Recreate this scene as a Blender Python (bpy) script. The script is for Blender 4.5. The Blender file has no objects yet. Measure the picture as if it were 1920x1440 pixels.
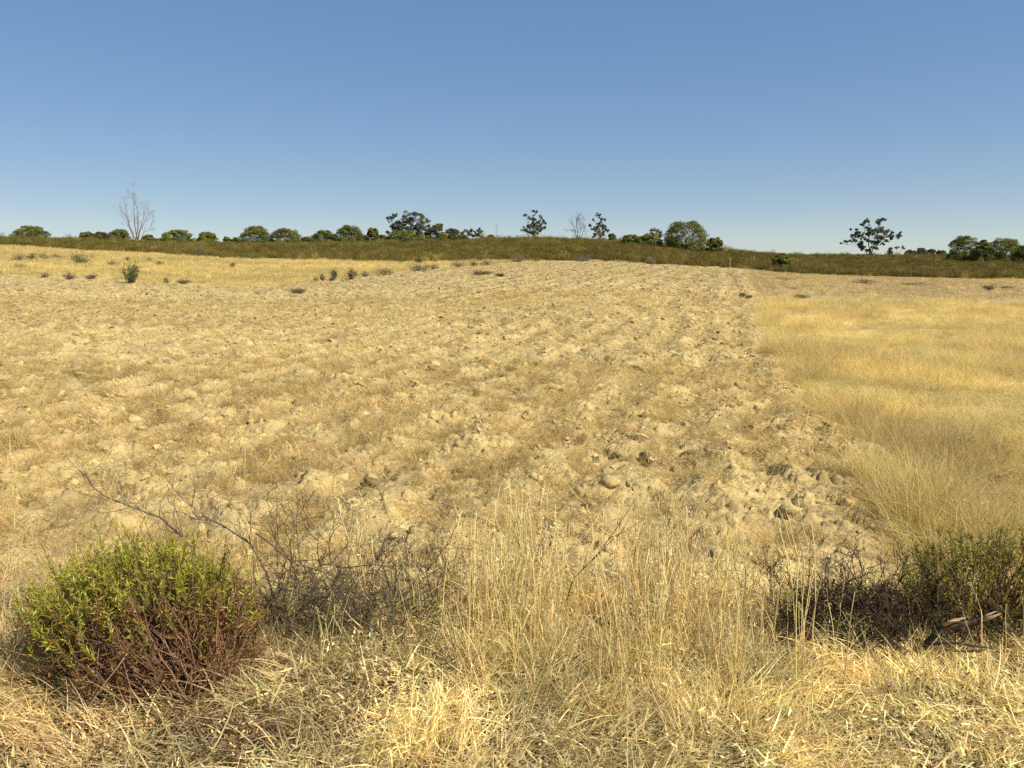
import bpy, math, random
import numpy as np
from mathutils import Vector

# ------------------------------------------------------------------ camera, sky, sun, exposure
SC = bpy.context.scene
COL = SC.collection
rng = np.random.default_rng(11)
random.seed(11)
W0, H0, F = 1920.0, 1440.0, 1442.0          # photograph size and focal length in its pixels
CAM_H = 1.65
PITCH = math.atan((720 - 500) / F)          # horizon of the level plain at row 500
cp, sp = math.cos(PITCH), math.sin(PITCH)

cam_d = bpy.data.cameras.new('camera')
cam_d.sensor_width = 36.0
cam_d.lens = 36.0 * F / W0
cam_d.clip_start, cam_d.clip_end = 0.05, 12000
cam = bpy.data.objects.new('camera', cam_d)
COL.objects.link(cam)
cam.location = (0, 0, CAM_H)
cam.rotation_euler = (math.pi / 2 - PITCH, 0, 0)
SC.camera = cam

SUN_EL, SUN_AZ = math.radians(46), math.radians(118)   # azimuth clockwise from the view direction (+Y)
wd = bpy.data.worlds.new('World')
SC.world = wd
wd.use_nodes = True
nt = wd.node_tree
bg = nt.nodes['Background']
sky = nt.nodes.new('ShaderNodeTexSky')
sky.sky_type = 'NISHITA'
sky.sun_disc = False
sky.sun_elevation = SUN_EL
sky.sun_rotation = SUN_AZ
sky.altitude = 1600
sky.air_density = 1.0
sky.dust_density = 0.1
sky.ozone_density = 3.2
gm = nt.nodes.new('ShaderNodeGamma'); gm.inputs[1].default_value = 0.42     # flatter sky, as in the clear dry air of the photograph
hv = nt.nodes.new('ShaderNodeHueSaturation'); hv.inputs['Saturation'].default_value = 1.85; hv.inputs['Hue'].default_value = 0.510; hv.inputs['Value'].default_value = 1.8
nt.links.new(sky.outputs[0], gm.inputs[0]); nt.links.new(gm.outputs[0], hv.inputs['Color'])
nt.links.new(hv.outputs[0], bg.inputs[0])
bg.inputs[1].default_value = 0.1

sl = bpy.data.lights.new('sun', 'SUN')
sl.energy = 4.6
sl.angle = math.radians(0.53)
sl.color = (1.0, 0.94, 0.81)
so = bpy.data.objects.new('sun', sl)
COL.objects.link(so)
sd = Vector((math.sin(SUN_AZ) * math.cos(SUN_EL), math.cos(SUN_AZ) * math.cos(SUN_EL), math.sin(SUN_EL)))
so.rotation_euler = sd.to_track_quat('Z', 'Y').to_euler()
so.location = sd * 60

SC.view_settings.view_transform = 'Standard'
SC.view_settings.look = 'None'
SC.view_settings.exposure = 0.7
SC.view_settings.gamma = 1.0
SC.view_settings.use_curve_mapping = False
SC.render.engine = 'CYCLES'
SC.cycles.use_denoising = False
SC.cycles.max_bounces = 6
SC.cycles.diffuse_bounces = 3
SC.cycles.transparent_max_bounces = 4

# ------------------------------------------------------------------ helpers: noise
def hsh(ix, iy, seed):
    with np.errstate(over='ignore'):
        h = (ix.astype(np.int64).astype(np.uint32) * np.uint32(374761393)
             + iy.astype(np.int64).astype(np.uint32) * np.uint32(668265263) + np.uint32(seed * 974711 + 17))
        h = (h ^ (h >> np.uint32(13))) * np.uint32(1274126177)
        h = (h ^ (h >> np.uint32(16))) * np.uint32(2246822519)
        h = h ^ (h >> np.uint32(15))
    return h.astype(np.float64) / 4294967296.0

def vnoise(x, y, seed=0):
    ix, iy = np.floor(x), np.floor(y)
    fx, fy = x - ix, y - iy
    fx = fx * fx * fx * (fx * (fx * 6 - 15) + 10); fy = fy * fy * fy * (fy * (fy * 6 - 15) + 10)
    a, b = hsh(ix, iy, seed), hsh(ix + 1, iy, seed)
    c, d = hsh(ix, iy + 1, seed), hsh(ix + 1, iy + 1, seed)
    return (a + (b - a) * fx) * (1 - fy) + (c + (d - c) * fx) * fy

def fbm(x, y, seed=0, oct=4):
    v, a, s = 0, 0.5, 0
    for o in range(oct):
        v = v + a * vnoise(x + 17.3 * o, y - 9.1 * o, seed + o); s += a
        x, y, a = x * 2.03, y * 2.03, a * 0.5
    return v / s

def worley(x, y, seed=0):
    ix, iy = np.floor(x), np.floor(y)
    best = np.full(x.shape, 9.0); rid = np.zeros(x.shape)
    for dx in (-1, 0, 1):
        for dy in (-1, 0, 1):
            cx, cy = ix + dx, iy + dy
            d = np.hypot(cx + hsh(cx, cy, seed) - x, cy + hsh(cx, cy, seed + 5) - y)
            m = d < best
            best = np.where(m, d, best); rid = np.where(m, hsh(cx, cy, seed + 9), rid)
    return best, rid

def sstep(a, b, x):
    t = np.clip((x - a) / (b - a), 0, 1)
    return t * t * (3 - 2 * t)

# ------------------------------------------------------------------ terrain
def ray(px, py):
    a, b = (px - 960) / F, (720 - py) / F
    return a, cp + b * sp, -sp + b * cp

def at(px, py, Y):
    """point at depth Y seen at a pixel of the photograph"""
    dx, dy, dz = ray(px, py)
    t = Y / dy
    return np.array((dx * t, Y, CAM_H + dz * t))

# px, field far edge (Y, row), scrub front edge (Y, row), ridge (Y, row)
TAB = [
    (-500, 54, 512, 112, 450, 130, 442),
    (0,    55, 515, 110, 461, 136, 452),
    (150,  58, 521, 108, 470, 145, 455),
    (300,  60, 530, 106, 478, 150, 460),
    (500,  62, 538, 104, 487, 155, 463),
    (650,  72, 521, 103, 488, 158, 460),
    (760,  82, 509, 102, 491, 160, 457),
    (880,  95, 497, 104, 490, 165, 455),
    (1000, 100, 491, 101.5, 489, 170, 454),
    (1120, 100, 489, 101, 488, 170, 456),
    (1250, 99, 497, 100, 496, 170, 465),
    (1350, 99, 503, 100, 502, 172, 474),
    (1400, 99, 506, 100, 505, 175, 478),
    (1500, 98, 514, 100, 514, 185, 483),
    (1700, 98, 521, 100, 520, 195, 484),
    (1920, 98, 524, 100, 523, 200, 485),
    (2400, 98, 526, 100, 525, 200, 486),
]

def pchip(xs, ys, x):
    xs, ys = np.asarray(xs, float), np.asarray(ys, float)
    h = np.diff(xs); d = np.diff(ys) / h
    m = np.zeros_like(xs)
    for i in range(1, len(xs) - 1):
        if d[i - 1] * d[i] > 0:
            w1, w2 = 2 * h[i] + h[i - 1], h[i] + 2 * h[i - 1]
            m[i] = (w1 + w2) / (w1 / d[i - 1] + w2 / d[i])
    m[0], m[-1] = d[0], d[-1]
    x = np.clip(x, xs[0], xs[-1])
    k = np.clip(np.searchsorted(xs, x) - 1, 0, len(h) - 1)
    t = (x - xs[k]) / h[k]
    return ((1 + 2 * t) * (1 - t) ** 2 * ys[k] + t * (1 - t) ** 2 * h[k] * m[k]
            + t * t * (3 - 2 * t) * ys[k + 1] + t * t * (t - 1) * h[k] * m[k + 1])

YT = np.concatenate([np.linspace(0, 10, 11)[:-1], np.geomspace(10, 4000, 420)])
ST = np.linspace(-1.4, 1.4, 281)
cs, cz, cYf, cYs, cYr = [], [], [], [], []
for (px, Yf, vf, Ys, vs, Yr, vr) in TAB:
    zf, zs, zr = at(px, vf, Yf)[2], at(px, vs, Ys)[2], at(px, vr, Yr)[2]
    xs = [-1, 0, 12, 35, Yf, Ys, Yr, Yr + 60, Yr + 300, 4000]
    z35 = zf * 0.22
    ys = [0, 0, 0, z35, zf, zs, zr, zr - 3, zr - 18, zr - 70]
    cz.append(pchip(xs, ys, YT))
    cs.append((px - 960) / F / 1.01); cYf.append(Yf); cYs.append(Ys); cYr.append(Yr)
cz = np.array(cz)
ZT = np.array([pchip(cs, cz[:, j], ST) for j in range(len(YT))]).T       # [s, Y]
k = np.exp(-0.5 * (np.arange(-6, 7) / 2.0) ** 2); k /= k.sum()
pad = np.pad(ZT, ((6, 6), (0, 0)), mode='edge')
ZT = sum(k[i] * pad[i:i + ZT.shape[0]] for i in range(13))

def zbase(x, y):
    x, y = np.asarray(x, float), np.asarray(y, float)
    s = np.clip(x / np.maximum(y, 2.0), -1.4, 1.4)
    fi = np.clip((s + 1.4) / 2.8 * 280, 0, 279.999); i = fi.astype(int); fi = fi - i
    yy = np.clip(y, 0, 3999)
    j = np.clip(np.searchsorted(YT, yy, side='right') - 1, 0, len(YT) - 2)
    fj = (yy - YT[j]) / (YT[j + 1] - YT[j])
    return ((ZT[i, j] * (1 - fi) + ZT[i + 1, j] * fi) * (1 - fj)
            + (ZT[i, j + 1] * (1 - fi) + ZT[i + 1, j + 1] * fi) * fj)

def colval(tab, x, y):
    return np.interp(np.asarray(x) / np.maximum(y, 1.0), cs, tab)

EDGE_Y = [0, 3.5, 4.2, 5.3, 7.1, 9.1, 11.9, 20, 40, 81, 110]
EDGE_X = [1.5, 2.1, 2.35, 2.67, 3.19, 3.66, 4.34, 6.47, 12.4, 24.4, 33]
def edge_x(x, y):
    return np.interp(y, EDGE_Y, EDGE_X) + (fbm(y * 0.9, y * 0 + 3.1, 71, 3) - 0.5) * (0.7 + 0.01 * y) * np.minimum(1, y / 8)

def m_field(x, y):
    """1 on the ploughed ground, 0 elsewhere"""
    e = edge_x(x, y)
    right = sstep(0.22, -0.12, x - e)
    Yf = colval(cYf, x, y) + (fbm(x * 0.25, y * 0.25, 33, 3) - 0.5) * 7
    far = sstep(1.5, -1.5, y - Yf)
    near = sstep(3.55, 4.1, y + (fbm(x * 1.3, y * 1.3, 8, 3) - 0.5) * 0.9)
    return right * far * near

def m_scrub(x, y):
    Ys = colval(cYs, x, y) + (fbm(x * 0.12, y * 0.12, 43, 4) - 0.5) * 7
    return sstep(-2.0, 2.0, y - Ys)

def clods(x, y):
    """relief of the broken soil, metres"""
    wx = (fbm(x * 3, y * 3, 21, 2) - 0.5) * 0.2
    wy = (fbm(x * 3 + 9, y * 3, 23, 2) - 0.5) * 0.2
    d1, r1 = worley((x + wx) * 4.2, (y + wy) * 4.2, 3)
    d2, r2 = worley((x + wx * .5) * 10.5, (y + wy * .5) * 10.5, 4)
    h = (r1 ** 1.7) * 0.043 * sstep(0.05, .55, np.clip(1 - d1 * 1.1, 0, 1)) * (.8 + .5 * np.clip(1 - d1 * 1.1, 0, 1))
    h = h + (r2 ** 2.2) * 0.042 * sstep(0.05, .55, np.clip(1 - d2 * 1.2, 0, 1))
    h = h + (fbm(x * 1.1, y * 1.1, 31, 3) - 0.5) * 0.07 + (fbm(x * 11, y * 11, 37, 3) - 0.5) * 0.035
    ax = x * 0.965 - y * 0.26                       # furrows run along the field edge
    h = h + (0.03 + 0.012 * sstep(12, 40, y)) * np.sin(ax * 2 * np.pi / (0.75 + 0.75 * sstep(20, 30, y)) + 3 * fbm(x * .3, y * .3, 12, 2))
    return h

def micro(x, y):
    mf = m_field(x, y)
    far = sstep(140, 60, y)
    ax = x * 0.965 - y * 0.26
    furrow = 0.05 * np.sin(ax * 2 * np.pi / 1.1) * sstep(38, 50, y) * sstep(92, 84, y) * (1 - mf) * (x > 0)
    g = (fbm(x * 0.5, y * 0.5, 61, 4) - 0.5) * 0.16 * sstep(0.5, 4, y) + (fbm(x * 7, y * 7, 64, 2) - 0.5) * 0.03
    return mf * clods(x, y) * (0.45 + 0.55 * far) + (1 - mf) * g + furrow

def zt(x, y):
    return zbase(x, y) + micro(np.asarray(x, float), np.asarray(y, float))

def hit(px, py):
    """ground point under a pixel of the photograph"""
    dx, dy, dz = ray(px, py)
    Ys = np.geomspace(1.5, 260, 3000)
    t = Ys / dy
    g = zbase(dx * t, Ys) - (CAM_H + dz * t)
    kk = np.argmax(g > 0)
    Y = Ys[kk] if g.max() > 0 else 100.0
    x = dx * Y / dy
    return float(x), float(Y)

# ------------------------------------------------------------------ helpers: meshes
class MB:
    """collects triangles with a colour per vertex; build() links them as ONE object"""
    def __init__(self):
        self.v, self.f, self.c, self.n = [], [], [], 0
    def add(self, v, f, c):
        v = np.asarray(v, float).reshape(-1, 3); f = np.asarray(f, int).reshape(-1, 3)
        c = np.asarray(c, float)
        if c.ndim == 1: c = np.tile(c, (len(v), 1))
        self.v.append(v); self.f.append(f + self.n); self.c.append(c); self.n += len(v)
    def mesh(self, name, mat, smooth=False):
        v = np.concatenate(self.v); f = np.concatenate(self.f); c = np.concatenate(self.c)
        me = bpy.data.meshes.new(name)
        me.vertices.add(len(v)); me.vertices.foreach_set('co', v.ravel())
        me.loops.add(f.size); me.loops.foreach_set('vertex_index', f.ravel().astype(np.int32))
        me.polygons.add(len(f))
        me.polygons.foreach_set('loop_start', np.arange(0, f.size, 3, dtype=np.int32))
        me.polygons.foreach_set('loop_total', np.full(len(f), 3, dtype=np.int32))
        ca = me.color_attributes.new('Col', 'FLOAT_COLOR', 'POINT')
        ca.data.foreach_set('color', np.hstack([np.clip(c, 0, 1), np.ones((len(c), 1))]).ravel())
        me.update(calc_edges=True)
        if smooth: me.polygons.foreach_set('use_smooth', np.ones(len(f), dtype=bool))
        me.materials.append(mat)
        return me
    def build(self, name, mat, parent=None, smooth=False, loc=None):
        o = bpy.data.objects.new(name, self.mesh(name, mat, smooth))
        COL.objects.link(o)
        if parent: o.parent = parent
        if loc is not None: o.location = loc
        return o

def tag(o, label, cat, group=None, kind=None):
    o['label'] = label
    if cat: o['category'] = cat
    if group: o['group'] = group
    if kind: o['kind'] = kind
    return o

def thing(name, label, cat, loc, group=None):
    o = bpy.data.objects.new(name, None)
    COL.objects.link(o); o.location = loc
    o.empty_display_size = 0.2
    return tag(o, label, cat, group)

def jit(c, n, amt, hue=0.0):
    """n colours around c"""
    c = np.asarray(c, float)
    out = c[None, :] * (1 + amt * rng.uniform(-1, 1, (n, 1)))
    return np.clip(out * (1 + hue * rng.uniform(-1, 1, (n, 3))), 0, 1)

def blades(mb, base, az, lean, curl, L, Wd, col, K=3, power=1.5):
    """n bent tapering blades"""
    n = len(base); az = np.asarray(az)
    h = np.stack([np.cos(az), np.sin(az), np.zeros(n)], 1)
    tw = rng.uniform(0, np.pi, n)
    side = np.stack([np.cos(tw), np.sin(tw), np.zeros(n)], 1)
    P = base.copy(); rows = []
    for k_ in range(K + 1):
        t = k_ / K
        w = (Wd * 0.5 * max(0.08, 1 - t ** power))[:, None]
        rows += [P - side * w, P + side * w]
        th = lean + curl * (t + 0.5 / K)
        step = (L / K)[:, None] * (np.sin(th)[:, None] * h + np.cos(th)[:, None] * np.array([0, 0, 1.0]))
        P = P + step
    V = np.stack(rows, 1)                      # n, 2(K+1), 3
    m = 2 * (K + 1)
    f = []
    for k_ in range(K):
        a = 2 * k_
        f += [[a, a + 1, a + 3], [a, a + 3, a + 2]]
    f = np.asarray(f)
    FF = (np.arange(n)[:, None, None] * m + f[None]).reshape(-1, 3)
    mb.add(V.reshape(-1, 3), FF, np.repeat(col, m, 0))
    return P

def leaves(mb, base, d, L, Wd, col, fold=0.25, nrm=None):
    """n lance leaves: diamonds folded along the midrib"""
    n = len(base)
    d = d / np.maximum(np.linalg.norm(d, axis=1, keepdims=True), 1e-6)
    r = rng.normal(size=(n, 3)) if nrm is None else nrm + rng.normal(0, .35, (n, 3)); s = np.cross(d, r); s /= np.maximum(np.linalg.norm(s, axis=1, keepdims=True), 1e-6)
    nn = np.cross(d, s)
    L = L[:, None]; Wd = Wd[:, None]
    mid = base + d * L * 0.5
    V = np.stack([base, mid + s * Wd * .5 + nn * Wd * fold, base + d * L, mid - s * Wd * .5 + nn * Wd * fold], 1)
    FF = (np.arange(n)[:, None, None] * 4 + np.array([[0, 1, 2], [0, 2, 3]])[None]).reshape(-1, 3)
    mb.add(V.reshape(-1, 3), FF, np.repeat(col, 4, 0))

def tube(mb, pts, rad, col, sides=5):
    pts = np.asarray(pts, float); n = len(pts)
    tan = np.gradient(pts, axis=0); tan /= np.maximum(np.linalg.norm(tan, axis=1, keepdims=True), 1e-9)
    up = np.array([0.13, 0.31, 0.94])
    if abs(tan[0] @ up) > 0.9: up = np.array([0.9, 0.3, 0.1])
    a = np.cross(tan, up); a /= np.maximum(np.linalg.norm(a, axis=1, keepdims=True), 1e-9)
    b = np.cross(tan, a)
    th = np.arange(sides) / sides * 2 * np.pi
    rad = np.asarray(rad, float)[:, None, None]
    V = pts[:, None, :] + rad * (np.cos(th)[None, :, None] * a[:, None, :] + np.sin(th)[None, :, None] * b[:, None, :])
    f = []
    for i in range(n - 1):
        for j in range(sides):
            p, q = i * sides + j, i * sides + (j + 1) % sides
            f += [[p, q, q + sides], [p, q + sides, p + sides]]
    for j in range(1, sides - 1):
        f += [[0, j + 1, j], [(n - 1) * sides, (n - 1) * sides + j, (n - 1) * sides + j + 1]]
    c = np.asarray(col, float)
    mb.add(V.reshape(-1, 3), f, c * rng.uniform(0.85, 1.15))

def bend(p0, p1, n=5, sag=0.15, wig=0.05):
    """a gently crooked path from p0 to p1"""
    p0, p1 = np.asarray(p0, float), np.asarray(p1, float)
    t = np.linspace(0, 1, n)[:, None]
    L = np.linalg.norm(p1 - p0)
    off = rng.normal(size=3) * L * sag
    pts = p0 + (p1 - p0) * t + off * (4 * t * (1 - t)) * 0.5
    pts[1:-1] += rng.normal(size=(n - 2, 3)) * L * wig
    return pts

def twig(mb, p, d, L, r, depth, col, spread=0.6, up=0.15, sides=4, nk=(2, 4), out=None, ratio=0.62, rmin=0.0006, wig=0.18):
    """a branch that forks again and again"""
    n = 4; pts = [np.asarray(p, float)]
    d = np.asarray(d, float); d = d / np.linalg.norm(d)
    for i in range(n):
        d = d + rng.normal(size=3) * wig + np.array([0, 0, up * 0.3]); d /= np.linalg.norm(d)
        pts.append(pts[-1] + d * L / n)
    tube(mb, pts, np.linspace(r, max(rmin, r * 0.55), n + 1), col, sides)
    if depth <= 0:
        if out is not None: out.append((pts[-1], d))
        return
    for q in range(rng.integers(*nk) + 1):
        i = rng.integers(1, n + 1) if q else n
        dd = d + rng.normal(size=3) * spread + np.array([0, 0, up])
        twig(mb, pts[i], dd, L * ratio * rng.uniform(.75, 1.25), max(rmin, r * 0.6), depth - 1, col, spread, up, max(3, sides - 1), nk, out, ratio, rmin, wig)

# ------------------------------------------------------------------ materials
def nodes(name):
    m = bpy.data.materials.new(name); m.use_nodes = True
    return m, m.node_tree, m.node_tree.nodes['Principled BSDF']

def leafy(name, rough=0.65, trans=0.25, inst=False, spec=0.25, noise=0.0):
    m, t, b = nodes(name)
    N, L = t.nodes, t.links
    a = N.new('ShaderNodeAttribute'); a.attribute_name = 'Col'
    col = a.outputs['Color']
    if inst:
        i = N.new('ShaderNodeAttribute'); i.attribute_type = 'INSTANCER'; i.attribute_name = 'tint'
        mx = N.new('ShaderNodeMix'); mx.data_type = 'RGBA'; mx.blend_type = 'MULTIPLY'; mx.inputs[0].default_value = 1
        L.new(col, mx.inputs[6]); L.new(i.outputs['Color'], mx.inputs[7]); col = mx.outputs[2]
    if noise:
        g = N.new('ShaderNodeNewGeometry'); nz = N.new('ShaderNodeTexNoise'); nz.inputs['Scale'].default_value = noise
        nz.inputs['Detail'].default_value = 5
        L.new(g.outputs['Position'], nz.inputs['Vector'])
        mr = N.new('ShaderNodeMapRange'); mr.inputs[3].default_value = 0.55; mr.inputs[4].default_value = 1.4
        L.new(nz.outputs[0], mr.inputs[0])
        mx = N.new('ShaderNodeMix'); mx.data_type = 'RGBA'; mx.blend_type = 'MULTIPLY'; mx.inputs[0].default_value = 1
        L.new(col, mx.inputs[6]); L.new(mr.outputs[0], mx.inputs[7]); col = mx.outputs[2]
        bp = N.new('ShaderNodeBump'); bp.inputs['Strength'].default_value = 0.5
        L.new(nz.outputs[0], bp.inputs['Height']); L.new(bp.outputs[0], b.inputs['Normal'])
    L.new(col, b.inputs['Base Color'])
    b.inputs['Roughness'].default_value = rough
    b.inputs['Specular IOR Level'].default_value = spec
    if trans > 0:
        tr = N.new('ShaderNodeBsdfTranslucent'); L.new(col, tr.inputs['Color'])
        ms = N.new('ShaderNodeMixShader'); ms.inputs[0].default_value = trans
        L.new(b.outputs[0], ms.inputs[1]); L.new(tr.outputs[0], ms.inputs[2])
        L.new(ms.outputs[0], N['Material Output'].inputs['Surface'])
    return m

M_GRASS_I = leafy('dry_grass', 0.6, 0.45, True, 0.3)
M_SCRUB_I = leafy('scrub_stems', 0.75, 0.2, True, 0.15)
M_CLOD_I = leafy('soil_clod', 0.95, 0.0, True, 0.1, noise=24)
M_LEAF = leafy('green_leaf', 0.5, 0.25, False, 0.3)
M_CROWN = leafy('tree_foliage', 0.7, 0.15, False, 0.15)
M_STRAW = leafy('straw', 0.6, 0.3, False, 0.3)
M_BARK = leafy('bark', 0.85, 0.0, False, 0.15, noise=9)
M_TWIG = leafy('dry_twig', 0.85, 0.0, False, 0.15, noise=60)
M_CLOD = leafy('dry_soil', 0.95, 0.0, False, 0.1, noise=24)

def ground_mat():
    m, t, b = nodes('dry_ground')
    N, L = t.nodes, t.links
    a = N.new('ShaderNodeAttribute'); a.attribute_name = 'Col'
    g = N.new('ShaderNodeNewGeometry')
    n1 = N.new('ShaderNodeTexNoise'); n1.inputs['Scale'].default_value = 55; n1.inputs['Detail'].default_value = 7; n1.inputs['Roughness'].default_value = 0.7
    n2 = N.new('ShaderNodeTexNoise'); n2.inputs['Scale'].default_value = 3.2; n2.inputs['Detail'].default_value = 6; n2.inputs['Roughness'].default_value = 0.65
    v = N.new('ShaderNodeTexVoronoi'); v.inputs['Scale'].default_value = 22
    for q in (n1, n2, v): L.new(g.outputs['Position'], q.inputs['Vector'])
    r1 = N.new('ShaderNodeMapRange'); r1.inputs[1].default_value = .25; r1.inputs[2].default_value = .75; r1.inputs[3].default_value = .72; r1.inputs[4].default_value = 1.25
    r2 = N.new('ShaderNodeMapRange'); r2.inputs[1].default_value = .25; r2.inputs[2].default_value = .75; r2.inputs[3].default_value = .8; r2.inputs[4].default_value = 1.2
    L.new(n1.outputs[0], r1.inputs[0]); L.new(n2.outputs[0], r2.inputs[0])
    mu = N.new('ShaderNodeMath'); mu.operation = 'MULTIPLY'
    L.new(r1.outputs[0], mu.inputs[0]); L.new(r2.outputs[0], mu.inputs[1])
    mx = N.new('ShaderNodeMix'); mx.data_type = 'RGBA'; mx.blend_type = 'MULTIPLY'; mx.inputs[0].default_value = 1
    L.new(a.outputs['Color'], mx.inputs[6]); L.new(mu.outputs[0], mx.inputs[7])
    L.new(mx.outputs[2], b.inputs['Base Color'])
    b.inputs['Roughness'].default_value = 0.95; b.inputs['Specular IOR Level'].default_value = 0.1
    ad = N.new('ShaderNodeMath'); ad.operation = 'ADD'
    L.new(n1.outputs[0], ad.inputs[0]); L.new(v.outputs['Distance'], ad.inputs[1])
    bp = N.new('ShaderNodeBump'); bp.inputs['Strength'].default_value = 0.7; bp.inputs['Distance'].default_value = 0.02
    L.new(ad.outputs[0], bp.inputs['Height']); L.new(bp.outputs[0], b.inputs['Normal'])
    return m

# ------------------------------------------------------------------ colours (real-world, linear)
SOIL = np.array((0.462, 0.346, 0.148))
SOIL_DARK = np.array((0.27, 0.185, 0.095))
STRAW = np.array((0.59, 0.47, 0.20))
GOLD = np.array((0.69, 0.545, 0.205))
BROWN_GRASS = np.array((0.30, 0.20, 0.085))
OLIVE = np.array((0.165, 0.128, 0.028))
PINE = np.array((0.155, 0.16, 0.036))
GUM = np.array((0.125, 0.135, 0.072))
GREY_WOOD = np.array((0.17, 0.13, 0.095))
DARK_WOOD = np.array((0.055, 0.038, 0.03))

# ------------------------------------------------------------------ the ground sheet
def build_ground():
    rows = [-400, -120, -40, -14, -5, -1.5, 0.2, 1.0, 1.4]
    y = 1.6
    while y < 32: rows.append(y); y *= 1.0072
    while y < 112: rows.append(y); y *= 1.0115
    while y < 260: rows.append(y); y *= 1.02
    while y < 3500: rows.append(y); y *= 1.16
    rows = np.array(rows)
    s = np.concatenate([np.linspace(-1.7, -0.74, 26)[:-1], np.linspace(-0.72, 0.72, 760), np.linspace(0.74, 1.7, 26)[1:]])
    Wd = np.where(rows > 1.5, rows + 1.0, 2.5 + np.abs(rows - 1.5))
    X = s[None, :] * Wd[:, None]; Y = np.repeat(rows[:, None], len(s), 1)
    x, y = X.ravel(), Y.ravel()
    z = zt(x, y)
    mf, ms = m_field(x, y), m_scrub(x, y)
    patch = fbm(x * 0.22, y * 0.22, 51, 4)[:, None]
    fine = fbm(x * 2.2, y * 2.2, 53, 4)[:, None]
    litter = sstep(0.5, 0.66, fine) * 0.55
    c_field = SOIL * (1 - litter) + np.array((0.36, 0.26, 0.115)) * litter
    c_field = c_field * (0.84 + 0.3 * worley(x * 4.2, y * 4.2, 3)[1])[:, None]
    c_field = c_field * (0.86 + 0.28 * patch) * (1 - .16 * sstep(25, 60, y))[:, None]
    c_grass = np.array((0.56, 0.43, 0.18)) * (0.75 + 0.5 * patch)
    stub = (sstep(26, 42, y) * (x > 8) * (1 - ms) * (1 - mf))[:, None]
    c_grass = c_grass * (1 - stub) + np.array((0.36, 0.25, 0.125)) * (0.85 + 0.3 * patch) * stub
    sandy = sstep(0.61, 0.68, fbm(x * 0.16, y * 0.5, 57, 3))[:, None]
    c_scrub = np.array((0.17, 0.125, 0.05)) * (1 - sandy) + np.array((0.4, 0.29, 0.14)) * sandy
    mf_, ms_ = mf[:, None], ms[:, None]
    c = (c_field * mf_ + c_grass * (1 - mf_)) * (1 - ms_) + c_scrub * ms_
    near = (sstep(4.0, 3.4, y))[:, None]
    c = c * (1 - near) + np.array((0.10, 0.065, 0.03)) * (0.7 + 0.6 * fine) * near  # verge ground coloured dark, so the gaps between straws read as shade
    R, Cn = X.shape
    idx = np.arange(R * Cn).reshape(R, Cn)
    a, b, c2, d = idx[:-1, :-1].ravel(), idx[:-1, 1:].ravel(), idx[1:, 1:].ravel(), idx[1:, :-1].ravel()
    f = np.concatenate([np.stack([a, b, c2], 1), np.stack([a, c2, d], 1)])
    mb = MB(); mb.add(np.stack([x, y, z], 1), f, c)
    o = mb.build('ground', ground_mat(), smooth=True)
    tag(o, 'ploughed pale soil and dry grassland rising to a low ridge', None, kind='structure')
build_ground()

# ------------------------------------------------------------------ scattering of masses nobody could count
def protos(name, makers, mat):
    c = bpy.data.collections.new(name + '_pieces')        # not linked to the scene: only instanced
    for i, mk in enumerate(makers):
        mb = MB(); mk(mb)
        o = bpy.data.objects.new('%s_%02d' % (name, i), mb.mesh(name, mat))
        c.objects.link(o)
    return c, len(makers)

def gn(coll):
    g = bpy.data.node_groups.new('scatter_' + coll.name, 'GeometryNodeTree')
    g.interface.new_socket('Geometry', in_out='INPUT', socket_type='NodeSocketGeometry')
    g.interface.new_socket('Geometry', in_out='OUTPUT', socket_type='NodeSocketGeometry')
    N, L = g.nodes, g.links
    gi, go = N.new('NodeGroupInput'), N.new('NodeGroupOutput')
    ci = N.new('GeometryNodeCollectionInfo'); ci.inputs[0].default_value = coll
    ci.inputs[1].default_value = True; ci.inputs[2].default_value = True
    ip = N.new('GeometryNodeInstanceOnPoints')
    ip.inputs['Pick Instance'].default_value = True
    def na(nm, ty):
        q = N.new('GeometryNodeInputNamedAttribute'); q.data_type = ty; q.inputs[0].default_value = nm
        return [o for o in q.outputs if o.enabled][0]
    L.new(gi.outputs[0], ip.inputs['Points']); L.new(ci.outputs[0], ip.inputs['Instance'])
    L.new(na('idx', 'INT'), ip.inputs['Instance Index'])
    L.new(na('rot', 'FLOAT_VECTOR'), ip.inputs['Rotation'])
    L.new(na('scl', 'FLOAT_VECTOR'), ip.inputs['Scale'])
    L.new(ip.outputs[0], go.inputs[0])
    return g

def scatter(name, coll_n, x, y, scl, tint, label, cat, yaw=None, tilt=0.15, z=None, sink=0.0):
    coll, nk = coll_n
    n = len(x)
    z = (zt(x, y) if z is None else z) - sink
    me = bpy.data.meshes.new(name)
    me.vertices.add(n); me.vertices.foreach_set('co', np.stack([x, y, z], 1).ravel())
    if yaw is None: yaw = rng.uniform(0, 2 * np.pi, n)
    rot = np.stack([rng.normal(0, tilt, n), rng.normal(0, tilt, n), yaw], 1)
    scl = np.asarray(scl, float)
    if scl.ndim == 1: scl = np.repeat(scl[:, None], 3, 1)
    for nm, ty, key, dat in (('rot', 'FLOAT_VECTOR', 'vector', rot), ('scl', 'FLOAT_VECTOR', 'vector', scl), ('tint', 'FLOAT_VECTOR', 'vector', tint)):
        at_ = me.attributes.new(nm, ty, 'POINT'); at_.data.foreach_set(key, np.asarray(dat, float).ravel())
    at_ = me.attributes.new('idx', 'INT', 'POINT'); at_.data.foreach_set('value', rng.integers(0, nk, n).astype(np.int32))
    o = bpy.data.objects.new(name, me); COL.objects.link(o)
    md = o.modifiers.new('scatter', 'NODES'); md.node_group = gn(coll)
    return tag(o, label, cat, kind='stuff')

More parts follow.
